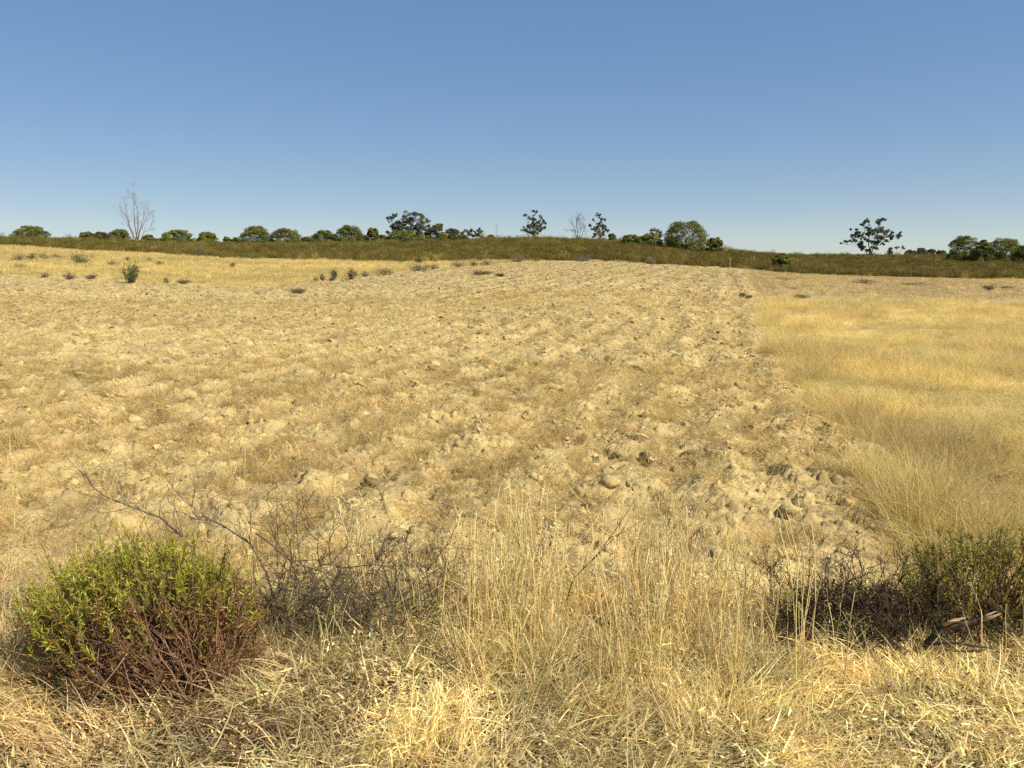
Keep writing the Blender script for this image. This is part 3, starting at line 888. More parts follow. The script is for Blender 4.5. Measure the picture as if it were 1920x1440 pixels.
gum('thin gum with a few separate leaf clumps left of the big dense gum', 168, (742, 452),
    [(727, 410, 5), (734, 408, 5), (739, 405, 6), (742, 417, 5), (748, 418, 5), (733, 425, 6), (738, 430, 7), (746, 428, 6), (729, 436, 5)],
    [(737, 424, .12), (744, 432, .12)])
gum('big dense grey green gum, tallest of the leafy trees left of centre', 168, (776, 452),
    [(768, 402, 8), (781, 402, 8), (790, 406, 8), (797, 415, 7), (762, 411, 9), (775, 412, 10), (786, 418, 10), (757, 419, 8), (768, 422, 10), (780, 428, 11),
     (795, 425, 9), (760, 430, 9), (752, 426, 7), (770, 436, 10), (788, 438, 10), (799, 432, 7), (756, 440, 8), (778, 442, 9), (803, 424, 4)],
    [(772, 424, .3), (785, 426, .25), (764, 432, .2)], dens=1.3)
gum('wispy thin topped gum poking out above the brown tinged tree', 172, (824, 452), [(824, 422, 4), (829, 423, 3), (820, 421, 2.5)], [(823, 430, .1)], col=GUM * 1.4)
gum('low gum with two dark clumps left of the bare poles', 168, (884, 451),
    [(867, 437, 4), (866, 442, 4), (877, 434, 5), (882, 432, 4), (879, 440, 5), (891, 436, 6), (898, 433, 6), (902, 437, 5), (895, 441, 6), (888, 443, 5)],
    [(872, 442, .1), (880, 442, .1), (895, 443, .12)])
gum('many stemmed gum with a dense lower crown and small floating top clumps', 172, (998, 449),
    [(983, 404, 2.5), (993, 409, 2.5), (1001, 395, 3), (1005, 398, 3), (1014, 408, 4), (1019, 414, 4), (1022, 418, 3), (1003, 412, 5), (1008, 417, 6), (1000, 420, 6), (994, 412, 3),
     (1012, 425, 6), (1018, 428, 6), (1004, 428, 7), (996, 427, 6), (988, 424, 5), (984, 431, 5), (1010, 434, 6), (1001, 436, 6), (993, 436, 5), (986, 404, 2)],
    [(1000, 415, .13), (1010, 420, .12), (990, 418, .1), (984, 432, .1), (1003, 428, .14)], bare=[(980, 420), (983, 412), (990, 405), (978, 432)], bark=GREY_WOOD * 1.5)
gum('airy gum with tiered clumps right of the bare grey tree', 172, (1124, 449),
    [(1122, 404, 4.5), (1112, 411, 2.5), (1129, 411, 4), (1136, 410, 3), (1107, 422, 3), (1124, 419, 6), (1119, 425, 6), (1127, 427, 6), (1135, 425, 5), (1141, 431, 4), (1113, 431, 5),
     (1122, 434, 6), (1130, 437, 6), (1114, 440, 5), (1125, 442, 5), (1136, 433, 3)],
    [(1123, 424, .15), (1118, 436, .12), (1130, 436, .12)])
gum('small pale gum half hidden between the bushy pines', 148, (1229, 462), [(1222, 433, 4), (1227, 431, 4), (1234, 434, 4), (1239, 436, 3), (1230, 440, 5), (1238, 443, 5)], [(1228, 442, .1), (1235, 444, .1)],
    col=GUM * 1.5, bark=GREY_WOOD * 2)
gum('lone spreading gum with a ring of small top clumps on the right', 180, (1631, 481),
    [(1610, 423, 4), (1618, 416, 5), (1627, 414, 5), (1635, 415, 4.5), (1643, 414, 4.5), (1651, 417, 4), (1601, 431, 2.5), (1606, 429, 2),
     (1611, 436, 6), (1620, 432, 7), (1632, 434, 7), (1644, 433, 6), (1655, 432, 7), (1664, 435, 6), (1671, 440, 4), (1676, 444, 4.5), (1609, 443, 6), (1624, 444, 6), (1637, 444, 6),
     (1645, 446, 5), (1661, 446, 5), (1668, 451, 4), (1597, 452, 5), (1603, 450, 4), (1586, 455, 2), (1614, 457, 7), (1620, 464, 6), (1612, 464, 5), (1633, 456, 8), (1630, 464, 6), (1654, 456, 3.5), (1648, 451, 4), (1640, 455, 4), (1622, 470, 4), (1626, 437, 6), (1638, 438, 6), (1650, 438, 6), (1616, 440, 6), (1660, 440, 6)],
    [(1631, 466, .22), (1629, 450, .16), (1640, 447, .14), (1616, 462, .12)], bark=DARK_WOOD * 1.2, dens=1.8)
gum('pair of wispy nearly bare saplings right of the spreading gum', 205, (1684, 475), [(1679, 465, 2), (1683, 464, 2.2), (1691, 464, 2.2), (1694, 466, 2), (1687, 463, 1.5)], [(1682, 467, .06), (1691, 467, .06)],
    col=GUM * 1.6, bark=GREY_WOOD * 1.3)

# bare and dead trees
def dead_tree(label, Y, base, limbs, r, col, depth=2, tw=.9, cat='dead tree', tr=.016):
    x, zg = ground_at(base[0], Y)
    root = thing('dead_tree', label, cat, (x, Y, zg), 'bare trees on the ridge')
    o = np.array((x, Y, zg)); tb = MB(); bb = MB()
    for (path, rr) in limbs:
        pts = [np.array((rng.normal(0, .25), rng.normal(0, .25), -.3))]
        dep = rng.normal(0, .5)
        for i, (a, b) in enumerate(path):
            p = at(a, b, Y) - o; p[1] = dep * (i + 1) / len(path)
            pts.append(p)
        fine = []
        for i in range(len(pts) - 1):
            for t in np.linspace(0, 1, 4)[:-1]: fine.append(pts[i] + (pts[i + 1] - pts[i]) * t + rng.normal(0, .04, 3))
        fine.append(pts[-1])
        tube(tb, fine, np.linspace(rr * .62, .018, len(fine)), col, 6)
        for i in range(len(fine) // 3, len(fine)):
            if rng.random() < .85:
                d = fine[i] - fine[i - 1]; d = d / np.linalg.norm(d)
                twig(bb, fine[i], d + rng.normal(0, .45, 3), tw * rng.uniform(.6, 1.3), tr, depth, col * 1.05, .5, .2, 3, (1, 3), rmin=.007)
    tb.build('trunk', M_BARK, root); bb.build('twigs', M_BARK, root)['kind'] = 'stuff'
    return root

dead_tree('tall bare grey dead tree with many upright stems on the left skyline', 140, (256, 451),
    [([(253, 430), (250, 405), (248, 375), (249, 362)], .2), ([(258, 425), (256, 400), (250, 372)], .18), ([(246, 430), (239, 405), (231, 396)], .14),
     ([(262, 432), (272, 415), (281, 408)], .15), ([(264, 428), (270, 405), (273, 392)], .13), ([(244, 425), (242, 398), (240, 378)], .12), ([(268, 436), (280, 428), (284, 412)], .1), ([(250, 436), (236, 418), (228, 404)], .1)],
    .2, GREY_WOOD * np.array((1.15, 1.1, 1.1)), 3, 1.0)
dead_tree('two thin bare poles standing on the skyline left of centre', 168, (931, 452), [([(931, 430), (930, 416)], .05), ([(932, 432), (933, 421)], .05), ([(928, 436), (927, 424)], .04)], .05, GREY_WOOD * 1.4, 0, .5, 'dead trees')
dead_tree('bare grey brown tree with upright feathery twigs between two gums', 172, (1084, 450),
    [([(1082, 430), (1081, 416), (1083, 405)], .14), ([(1078, 432), (1074, 418), (1073, 412)], .1), ([(1088, 434), (1091, 424), (1093, 416)], .1), ([(1080, 436), (1072, 430)], .08), ([(1086, 428), (1086, 412)], .1), ([(1092, 438), (1096, 428)], .07)],
    .15, GREY_WOOD * .42, 3, .9, tr=.034)

# ------------------------------------------------------------------ shrubs on the slope, along the field edge and in the grass
def shrub(name, label, px, base, w, h, col, cat='shrub', group=None, leafy_=0.6, stems=26, twig_col=None, spread_=.9, lsz=.1, n_leaf=420):
    x, Y = hit(px, base)
    Wm, H = size(w, Y), size(h, Y)
    root = thing(name, label, cat, (x, Y, float(zt(x, Y)) - .02), group)
    tb = MB(); tc = twig_col if twig_col is not None else GREY_WOOD * .95
    tips = []
    for i in range(stems):
        a = rng.uniform(0, 6.28); q = math.sqrt(rng.random())
        tip = np.array((math.cos(a) * q * Wm * .5, math.sin(a) * q * Wm * .4, H * rng.uniform(.55, 1.0) * math.sqrt(max(.1, 1 - (q * spread_) ** 2))))
        pts = bend((rng.normal(0, .07) * Wm, rng.normal(0, .05) * Wm, 0), tip, 5, .2, .05)
        tube(tb, pts, np.linspace(.012 + .006 * H, .006, 5), tc, 3); tips.append(pts)
        for q in range(3):
            p = pts[rng.integers(2, 5)]
            e = p + rng.normal(0, .16, 3) * np.array((Wm, Wm, H)) + np.array((0, 0, .08 * H)); e[2] = max(.02, e[2])
            pt = bend(p, e, 4, .2, .05); tube(tb, pt, np.linspace(.008, .004, 4), tc, 3); tips.append(pt)
    tb.build('stems', M_BARK, root)
    if leafy_ > 0:
        n = int(n_leaf * leafy_)
        allp = np.concatenate([t[1:] for t in tips]); p = allp[rng.integers(0, len(allp), n)] + rng.normal(0, .06, (n, 3)) * np.array((Wm, Wm, H * .8))
        p[:, 2] = np.maximum(p[:, 2], .03)
        mb = MB(); L = lsz * (Y / 70) ** .5
        leaves(mb, p, rng.normal(0, .7, (n, 3)) + np.array((0, 0, .6)), rng.uniform(.7, 1.4, n) * L, rng.uniform(.3, .55, n) * L, jit(col, n, .4, .12))
        mb.build('foliage', M_CROWN, root)
    return root

S1 = 'shrubs on the yellow left slope'
GRN, OLV, BRN, GRY = np.array((.10, .12, .03)), np.array((.19, .175, .055)), np.array((.27, .185, .09)), np.array((.25, .21, .15))
shrub('shrub', 'leftmost low olive shrub of the loose row near the top of the yellow slope', 36, 491, 24, 15, OLV, group=S1)
shrub('shrub', 'dark spiky shrub, second from left in the loose row on the yellow slope', 60, 490, 20, 18, GRN * .9, group=S1, leafy_=.8)
shrub('shrub', 'thin olive shrub, third from left in the loose row on the yellow slope', 83, 488, 24, 14, OLV * 1.1, group=S1, leafy_=.5)
shrub('shrub', 'grey green rounded shrub at the right end of the loose row', 106, 485, 16, 10, GRY, group=S1, leafy_=.7)
shrub('shrub', 'widest dark green shrub on the yellow slope, with a thin brown right side', 150, 496, 44, 26, GRN, group=S1, leafy_=1.6, stems=40)
shrub('shrub', 'brown twiggy low shrub up the slope from the tall leafy one', 214, 500, 24, 10, BRN * .8, group=S1, leafy_=.8)
shrub('shrub', 'tiny brown tuft just above the brown twiggy low shrub', 240, 491, 8, 9, BRN, group=S1, leafy_=.5)
shrub('shrub', 'tall leafy bright green bush standing alone on the lower yellow slope', 247, 532, 31, 42, GRN * np.array((.9, 1.15, 1)), group=S1, leafy_=1.8, stems=40, lsz=.14, cat='bush')
shrub('shrub', 'small pale brown shrub right of the tall leafy bush, upper one', 280, 491, 12, 8, BRN * 1.2, group=S1)
shrub('shrub', 'small pale brown shrub right of the tall leafy bush, lower one', 300, 499, 16, 9, BRN, group=S1)
shrub('shrub', 'lone small brown shrub far out on the open yellow slope', 437, 501, 14, 10, BRN, group=S1)
shrub('shrub', 'dead twiggy shrub at the bottom of the yellow slope left of the grey mound', 130, 525, 24, 17, BRN, group=S1, leafy_=0.12, stems=34, twig_col=GREY_WOOD * .8, cat='dead shrub')
shrub('shrub', 'grey domed cushion shrub at the edge of the ploughed ground', 173, 524, 24, 9, GRY * .8, group=S1, leafy_=1.2)
shrub('shrub', 'faint olive shrub at the far left below the loose row', 36, 505, 20, 11, OLV, group=S1, leafy_=.5)
shrub('shrub', 'thin dead twigs at the field edge near the far left', 85, 521, 18, 12, GRY, group=S1, leafy_=.1, twig_col=GREY_WOOD, cat='dead shrub')
shrub('shrub', 'small dark uprooted shrub lying right of the tall leafy bush at the field edge', 345, 533, 28, 8, BRN * .6, group=S1, leafy_=.8)
shrub('shrub', 'thin upright twigs between the tall leafy bush and the uprooted shrub', 312, 531, 10, 12, OLV, group=S1, leafy_=.3)
shrub('shrub', 'pale grey green bush sitting at the lower edge of the left heath', 374, 482, 24, 24, np.array((.13, .15, .075)), leafy_=1.3, stems=30, cat='bush', group='bushes at the lower edge of the heath')
S2 = 'shrubs along the far edge of the ploughed ground'
shrub('shrub', 'small yellow green tuft at the left end of the shrubs along the field edge', 592, 528, 10, 8, OLV * 1.4, group=S2)
shrub('shrub', 'upright olive tuft left of the dark green shrub at the field edge', 605, 528, 11, 12, OLV, group=S2)
shrub('shrub', 'narrow dark green upright shrub at the field edge', 626, 523, 15, 20, GRN * np.array((.8, .95, 1.2)), group=S2, leafy_=1.1)
shrub('shrub', 'low brown cushion right under the narrow dark green shrub', 622, 528, 13, 7, BRN * .7, group=S2)
shrub('shrub', 'grey green bushy shrub right of the narrow dark green one', 659, 524, 24, 22, np.array((.10, .10, .06)), group=S2, leafy_=1.3)
shrub('shrub', 'thin brown weeds beside the grey green bushy shrub', 684, 519, 18, 11, BRN, group=S2, leafy_=.5)
shrub('shrub', 'pale olive grassy shrub midway along the field edge', 723, 517, 36, 18, OLV * 1.25, group=S2, leafy_=1.2)
shrub('shrub', 'round green bush tucked between the heath and the field edge shrubs', 786, 494, 18, 12, GRN, group=S2, leafy_=1.3)
shrub('shrub', 'wide dark olive shrub below the round green bush', 784, 509, 48, 15, OLV, group=S2, leafy_=1.3, stems=40)
shrub('shrub', 'yellowish weeds right of the wide dark olive shrub', 812, 505, 26, 10, OLV * 1.2, group=S2)
shrub('shrub', 'mixed brown and olive weeds further right along the field edge', 858, 502, 28, 12, BRN * .9, group=S2)
shrub('shrub', 'small olive tuft between the brown weeds and the pale grassy tuft', 888, 499, 14, 10, OLV, group=S2)
shrub('shrub', 'pale grassy tuft where the yellow slope ends against the heath', 912, 497, 24, 12, OLV * 1.5, group=S2)
shrub('shrub', 'grey twiggy bush at the heath edge above the field crest, left one', 972, 491, 40, 16, GRY * .75, group=S2, leafy_=.7, stems=40, twig_col=GREY_WOOD * .8)
shrub('shrub', 'grey spreading dead bush at the heath edge above the field crest, right one', 1096, 490, 36, 14, GRY * .8, group=S2, leafy_=.5, stems=40, twig_col=GREY_WOOD)
shrub('shrub', 'pale grey green round bush on the edge of the heath left of the biggest pine', 1220, 496, 22, 13, np.array((.22, .23, .13)), group=S2, leafy_=1.3)
S3 = 'weeds at the far end of the right field'
for (px, b, w, h, lb) in ((1392, 557, 10, 9, 'small green weed on the strip corner at the far end of the ploughed edge'), (1500, 560, 34, 8, 'green weeds in the rows of the stubble'),
                          (1405, 560, 14, 7, 'thin weeds just right of the strip corner'), (1470, 526, 30, 7, 'green weeds near the heath left of the middle of the right field'),
                          (1620, 532, 46, 9, 'widest patch of green weeds below the heath'), (1712, 536, 50, 8, 'flat green weeds right of the widest patch'),
                          (1856, 545, 30, 9, 'bright green weeds near the right edge of the stubble'), (1888, 543, 26, 6, 'small green weeds closest to the right edge of the stubble')):
    shrub('weed_patch', lb, px, b, w, h, np.array((.12, .12, .04)), 'weeds', S3, .8, 20, lsz=.09)
S4 = 'dead weeds in the golden grass'
shrub('dead_weed', 'dark grey dead weed in the golden grass near the right edge', 1806, 836, 44, 28, GRY * .6, 'dead weed', S4, .5, 40, GREY_WOOD * .55, lsz=.05)
shrub('dead_weed', 'dark gap of dead stems right of the dark grey weed in the golden grass', 1870, 852, 40, 24, GRY * .6, 'dead weed', S4, .5, 36, GREY_WOOD * .55, lsz=.05)
shrub('dead_weed', 'small dark dead weed low in the golden grass above the right green bush', 1862, 912, 26, 28, GRY * .6, 'dead weed', S4, .5, 30, GREY_WOOD * .5, lsz=.05)
S5 = 'brush piles on the far ploughed ground'
shrub('brush_pile', 'small dark brush pile with pale sticks on the left ploughed ground', 560, 551, 36, 9, BRN * .6, 'brush pile', S5, .5, 46, GREY_WOOD * .9, spread_=.6)
shrub('brush_pile', 'low reddish brush heap near the crest of the ploughed ground', 903, 516, 46, 8, BRN * .6, 'brush pile', S5, .7, 46, GREY_WOOD * .6, spread_=.6)
shrub('brush_pile', 'flat brown trash of roots below the brush heap near the crest', 938, 519, 22, 6, BRN * .5, 'brush pile', S5, .6, 30, GREY_WOOD * .6, spread_=.6)

# thin pale post at the heath edge
def pole(name, label, cat, px, base, top, r, col):
    x, Y = hit(px, base)
    H = size(base - top, Y)
    mb = MB(); tube(mb, bend((0, 0, -.1), (.02, 0, H), 5, .03, .006), np.linspace(r, r * .85, 5), col, 8)
    o = mb.build(name, M_BARK, loc=(x, Y, float(zt(x, Y))))
    return tag(o, label, cat)
pole('post', 'thin pale post standing at the edge of the heath right of the biggest pine', 'post', 1368, 503, 484, .05, (.38, .31, .23))

# grass tufts that stand out on the ploughed ground
for (px, b, w, h, c, lb) in ((430, 764, 44, 24, (.40, .27, .09), 'golden brown tuft of grass left on the ploughed ground, left of centre'),
                             (292, 756, 52, 34, (.36, .26, .10), 'fluffy pale brown tuft beside the dark edged slabs of soil'),
                             (1080, 832, 50, 40, (.34, .23, .10), 'brown bunch of dead grass right of the middle of the ploughed ground'),
                             (150, 842, 40, 34, (.38, .28, .11), 'loose upright tuft on the left of the ploughed ground'),
                             (305, 806, 44, 30, (.36, .26, .10), 'thin upright tuft between the fluffy tuft and the matted straw'),
                             (40, 676, 60, 18, (.26, .19, .09), 'flat dark tuft near the left edge of the ploughed ground'),
                             (460, 900, 44, 22, (.24, .19, .11), 'grey brown tuft behind the tips of the bare twigs'),
                             (960, 704, 30, 12, (.20, .14, .09), 'small dark brown clump on the middle of the ploughed ground'),
                             (1465, 782, 40, 22, (.26, .20, .10), 'brown tuft near the right edge of the ploughed ground')):
    x, Y = hit(px, b); H = size(h, Y); Wm = size(w, Y); n = 150
    mb = MB(); base = disc(n, Wm * .32); az = np.arctan2(base[:, 1], base[:, 0]) + rng.normal(0, .6, n)
    blades(mb, base, az, np.abs(rng.normal(.3, .35, n)), rng.normal(.8, .4, n), rng.uniform(.5, 1.25, n) * H, rng.uniform(.002, .005, n) * max(1, Y / 9), jit(np.array(c) * 1.15, n, .35, .06), 4, 2)
    o = mb.build('grass_tuft', M_STRAW, loc=(x, Y, float(zt(x, Y)) - .01))
    tag(o, lb, 'grass tuft', 'tufts left on the ploughed ground')

# single clods that stand out
for (px, b, w, hh, lb) in ((230, 748, 24, .5, 'slab of soil tilted up with a dark underside, right one of a pair'), (208, 750, 22, .4, 'flat slab of soil with a dark edge, left one of a pair'),
                           (8, 722, 26, .5, 'slab of soil sticking up at the left edge of the view'), (160, 727, 18, .45, 'small slab of soil left of the pair of slabs'),
                           (1180, 925, 34, .6, 'pale blocky clod with cracks around it right of centre'), (1146, 928, 48, .45, 'broad pale clod left of the blocky one'),
                           (1010, 905, 46, .5, 'big crumbly clod in shade on the middle foreground soil'), (1375, 890, 40, .6, 'rough clod among straw near the right field edge'),
                           (1222, 873, 30, .7, 'upright pale clod beside dark cracks'), (785, 1003, 70, .4, 'wide crust of soil with a dark hollow under it'),
                           (120, 985, 50, .5, 'dark sided clod at the left behind the green bush'), (1395, 850, 26, .6, 'small round clod near the right field edge')):
    x, Y = hit(px, b); r = size(w, Y) * .5
    mb = MB(); mk_clod(1.0)(mb)
    mb.v[0] = mb.v[0] * np.array((r, r * .8, r * hh / .75))
    o = mb.build('clod', M_CLOD, loc=(x, Y, float(zt(x, Y)) + r * hh * .4))
    o.rotation_euler = (rng.normal(.15, .25), rng.normal(0, .25), rng.uniform(0, 6.28))
    tag(o, lb, 'clod', 'clods that stand out on the ploughed ground')

# ------------------------------------------------------------------ the near plants on the verge
def G(px, row, Y): return at(px, row, Y)

def broom_bush(label, cx, Y, parts, stems_from, H, reach, green=lambda q: True, leafcol=(.15, .165, .02), n_shoot=420, dark=1.0, dead=.35):
    """low bush: wiry stems from one root, leafy shoots of narrow leaves at their tips"""
    root = thing('green_bush', label, 'bush', (stems_from[0], stems_from[1], float(zt(*stems_from))))
    sb, lb, db = MB(), MB(), MB()
    o = np.array((stems_from[0], stems_from[1], float(zt(*stems_from))))
    tips = []
    for i in range(n_shoot):
        a = rng.uniform(0, 6.28); e = rng.random() ** .55
        k2 = math.sqrt(1 - e ** 3.4 * .96)
        tip = np.array((cx[0] + reach[0] * k2 * math.cos(a) * rng.uniform(.55, 1.03), Y + reach[1] * k2 * math.sin(a) * rng.uniform(.5, 1.03), H * e * rng.uniform(.78, 1.1) * (1.22 if rng.random() < .07 else 1) + .05))
        tips.append(tip - np.array((o[0], o[1], 0)))
    for i, t in enumerate(tips):
        p0 = rng.normal(0, .035, 3) * np.array((1.5, 1, 0))
        if i % 3 == 0 or rng.random() < .2:
            pts = bend(p0, t, 7, .22, .022); tube(sb, pts, np.linspace(rng.uniform(.0025, .006), .0012, 7), np.array((.17, .09, .046)) * dark * rng.uniform(.7, 1.4), 4)
            d = pts[-1] - pts[-3]
        else: d = t - p0
        d = d / np.linalg.norm(d) * .6 + np.array((0, 0, .75)) + rng.normal(0, .2, 3); d /= np.linalg.norm(d)
        L = rng.uniform(.05, .12)
        axis = t + d * L
        tube(sb, [t - d * .05, t + d * L * .5, axis], (.0014, .0012, .0008), np.array((.14, .10, .04)) * dark, 3)
        n = rng.integers(20, 36); k_ = rng.uniform(-.5, 1, (n, 1))
        base = t + d * L * k_; dd = d * rng.uniform(.35, 1.1, (n, 1)) + rng.normal(0, .55, (n, 3))
        if green(t + np.array((o[0], o[1], 0))):
            c = jit(np.array(leafcol) * rng.uniform(.65, 1.3), n, .35, .1)
            yel = rng.random(n) < .05; c[yel] = np.array((.36, .26, .02))
            leaves(lb, base, dd, rng.uniform(.015, .036, n), rng.uniform(.003, .0055, n), c)
        else:
            n2 = int(n * dead)
            if n2: leaves(db, base[:n2] - d * .03, dd[:n2] + np.array((0, 0, -.4)), rng.uniform(.015, .035, n2), rng.uniform(.003, .007, n2), jit((.23, .115, .042), n2, .5, .1) * dark)
    sb.build('stems', M_TWIG, root); lb.build('foliage', M_LEAF, root)
    if db.v: db.build('dead_leaves', M_LEAF, root)
    return root

def left_green(p):
    # live growth on the crown and the left flank; the side toward the lower right is dead wood
    q = (p[2] - .13) / .34 - (p[0] + 1.58) * 1.0 + (p[1] - 2.9) * .7
    return q + rng.normal(0, .34) > .25
lb_ = broom_bush('bright yellow green bush with a dead brown lower right side', (-1.475, 0), 2.92, None, (-1.24, 2.72), .405, (.50, .36), left_green, n_shoot=900, leafcol=(.34, .315, .03), dead=1.0)
# dead inner stems of that bush: its own thick reddish stems showing on the near side
sb = MB()
for i in range(60):
    a = rng.uniform(1.6, 5.9); q = rng.uniform(.25, 1)
    tip = (math.cos(a) * .36 * q - .12, math.sin(a) * .22 * q + .02, rng.uniform(.08, .36))
    pts = bend(rng.normal(0, .03, 3) * np.array((1.6, 1, .2)), tip, 7, .25, .03)
    tube(sb, pts, np.linspace(rng.uniform(.002, .0052), .0010, 7), np.array((.22, .125, .068)) * rng.uniform(.35, 1.4), 5)
    if i % 2: twig(sb, pts[4], pts[5] - pts[4], .14, .0016, 2, (.2, .11, .06), .6, .1, 3, (1, 3), rmin=.0009)
sb.build('dead_branches', M_TWIG, lb_)

rb_ = broom_bush('dark green bush at the right edge of the verge', (2.22, 0), 3.28, None, (2.16, 3.22), .33, (.56, .30),
                 lambda p: rng.random() < .8, leafcol=(.26, .245, .032), n_shoot=430, dark=.7, dead=.5)

# grey bare twigs between the green bush and the tall stalks
root = thing('bare_twig_bush', 'grey leafless bush of fine tangled twigs right of the green bush', 'dead bush', (-.72, 3.32, float(zt(-.72, 3.32))))
tb = MB(); fb = MB()
GT = np.array((.11, .082, .05))
for i in range(66):
    a = rng.uniform(-.2, 3.4); q = rng.uniform(.2, 1)
    p0 = np.array((rng.uniform(-.36, .42), rng.normal(0, .12), 0))
    twig(tb, p0, (rng.normal(0, .7), rng.normal(0, .3), .55), rng.uniform(.12, .30), rng.uniform(.002, .0055), 3, GT * rng.uniform(.7, 1.2), .65, -.02, 4, (2, 4), rmin=.0008)
for px0, r0, px1, r1 in ((560, 1080, 520, 950), (575, 1075, 573, 935), (620, 1060, 625, 960), (600, 1060, 690, 990), (520, 1060, 505, 960), (700, 1090, 745, 1010), (850, 1090, 810, 985), (600, 1060, 560, 945), (660, 1080, 655, 985)):
    a, b = at(px0, r0, 3.3), at(px1, r1, 3.38)
    o = np.array((-.72, 3.32, float(zt(-.72, 3.32))))
    pts = bend(a - o, b - o, 7, .12, .025); tube(tb, pts, np.linspace(.0026, .0011, 7), GT, 4)
    for k_ in (2, 3, 4, 5): twig(tb, pts[k_], pts[k_] - pts[k_ - 1] + rng.normal(0, .02, 3), .09, .0014, 2, GT, .6, .1, 3, (1, 3), rmin=.0008)
o = np.array((-.72, 3.32, float(zt(-.72, 3.32))))
for path in (((630, 1085), (640, 1065), (700, 1058), (735, 1062), (762, 1085)), ((480, 1000), (560, 1060), (640, 1090), (760, 1110)), ((520, 1100), (640, 1120), (780, 1140))):
    pts = np.concatenate([bend(at(*path[i], 3.22) - o, at(*path[i + 1], 3.22) - o, 4, .06, .01)[:-1] for i in range(len(path) - 1)])
    tube(tb, pts, np.linspace(.0038, .0018, len(pts)), GT * .9, 5)
tb.build('branches', M_TWIG, root)
n = 260; p = np.stack([rng.normal(-.08, .22, n), rng.normal(0, .12, n), rng.uniform(.08, .34, n)], 1)
leaves(fb, p, rng.normal(0, 1, (n, 3)), rng.uniform(.012, .03, n), rng.uniform(.003, .006, n), jit((.13, .13, .04), n, .3, .1))
fb.build('small_leaves', M_LEAF, root)

# two grey branches that reach out to the upper left behind the green bush
for lbl, path in (('long bare grey branch leaning out to the left behind the green bush', ((372, 1040), (345, 1010), (300, 970), (245, 950), (195, 930))),
                  ('bare forked grey branch leaning left between the green bush and the twigs', ((500, 1075), (470, 1020), (425, 990), (395, 975), (360, 950)))):
    mb = MB(); p0 = at(*path[0], 3.45); o = np.array((p0[0], p0[1], float(zt(p0[0], p0[1]))))
    root = thing('bare_branch', lbl, 'branch', o, 'bare branches behind the green bush')
    pts = np.array([np.array((0.06, 0, -.02))] + [at(a, b, 3.45 + .03 * i) - o for i, (a, b) in enumerate(path)])
    tube(mb, pts, np.linspace(.0065, .0016, len(pts)), GREY_WOOD * .8, 5)
    tw = MB()
    for i in range(2, len(pts)):
        for q in range(3): twig(tw, pts[i], pts[i] - pts[i - 1] + rng.normal(0, .05, 3), .13, .0022, 2, GREY_WOOD * .75, .5, .15, 3, (1, 3), rmin=.0009)
    mb.build('limb', M_TWIG, root); tw.build('side_twigs', M_TWIG, root)

# thin rusty stake and the dark twig right of it
p0 = at(886, 1150, 3.4); mb = MB()
tube(mb, [(0, 0, -.05), (0, 0, .1), (-.004, 0, float(at(884, 1066, 3.4)[2] - zt(p0[0], 3.4)))], (.006, .006, .005), (.05, .03, .022), 6)
o = mb.build('stake', M_BARK, loc=(p0[0], 3.4, float(zt(p0[0], 3.4)))); tag(o, 'short dark rusty stake standing in the verge grass', 'stake')
p0 = at(1068, 1110, 3.5); o = np.array((p0[0], 3.5, float(zt(p0[0], 3.5)))); mb = MB()
pts = np.array([(-.03, 0, 0)] + [at(a, b, 3.5) - o for a, b in ((1075, 1085), (1110, 1050), (1128, 1030), (1160, 985), (1198, 925))])
tube(mb, pts, np.linspace(.0042, .0014, 6), GREY_WOOD * .55, 5)
for path in (((1110, 1052), (1150, 1010), (1205, 975)), ((1092, 1068), (1100, 1040), (1106, 1015)), ((1140, 1010), (1165, 1000), (1185, 960))):
    q = np.array([at(a, b, 3.5) - o for a, b in path]); tube(mb, q, np.linspace(.0022, .0009, 3), GREY_WOOD * .55, 4)
o_ = mb.build('twig', M_TWIG, loc=o); tag(o_, 'forked dark twig leaning right out of the verge grass at the centre', 'twig')

# dark dead bush, its broken branch and the stumps around it on the right
root = thing('dead_bush', 'dark brown dead bush low on the verge left of the broken branch', 'dead bush', (1.50, 3.18, float(zt(1.5, 3.18))))
tb, fb = MB(), MB(); DB = np.array((.055, .037, .02))
for i in range(80):
    p0 = np.array((rng.uniform(-.24, .42), rng.normal(0, .09), 0))
    twig(tb, p0, (rng.normal(0, .6), rng.normal(0, .45), .75), rng.uniform(.11, .24), rng.uniform(.0025, .006), 3, DB * rng.uniform(.7, 1.6), .6, .05, 4, (2, 4), rmin=.0010)
tb.build('branches', M_TWIG, root)
n = 6000; q = rng.normal(0, 1, (n, 3)); q /= np.linalg.norm(q, axis=1, keepdims=True); q *= rng.uniform(.3, 1, (n, 1)) ** .5
p = q * np.array((.36, .17, .27)); p[:, 2] = np.abs(p[:, 2]) + .02
p = p[rng.random(n) < sstep(.26, .5, fbm(p[:, 0] * 9 + 3, p[:, 2] * 9 + p[:, 1] * 5, 161, 3))]; n = len(p)
leaves(fb, p, rng.normal(0, 1, (n, 3)), rng.uniform(.010, .026, n), rng.uniform(.004, .008, n), jit((.062, .04, .022), n, .6, .1))
fb.build('dead_leaves', M_LEAF, root)

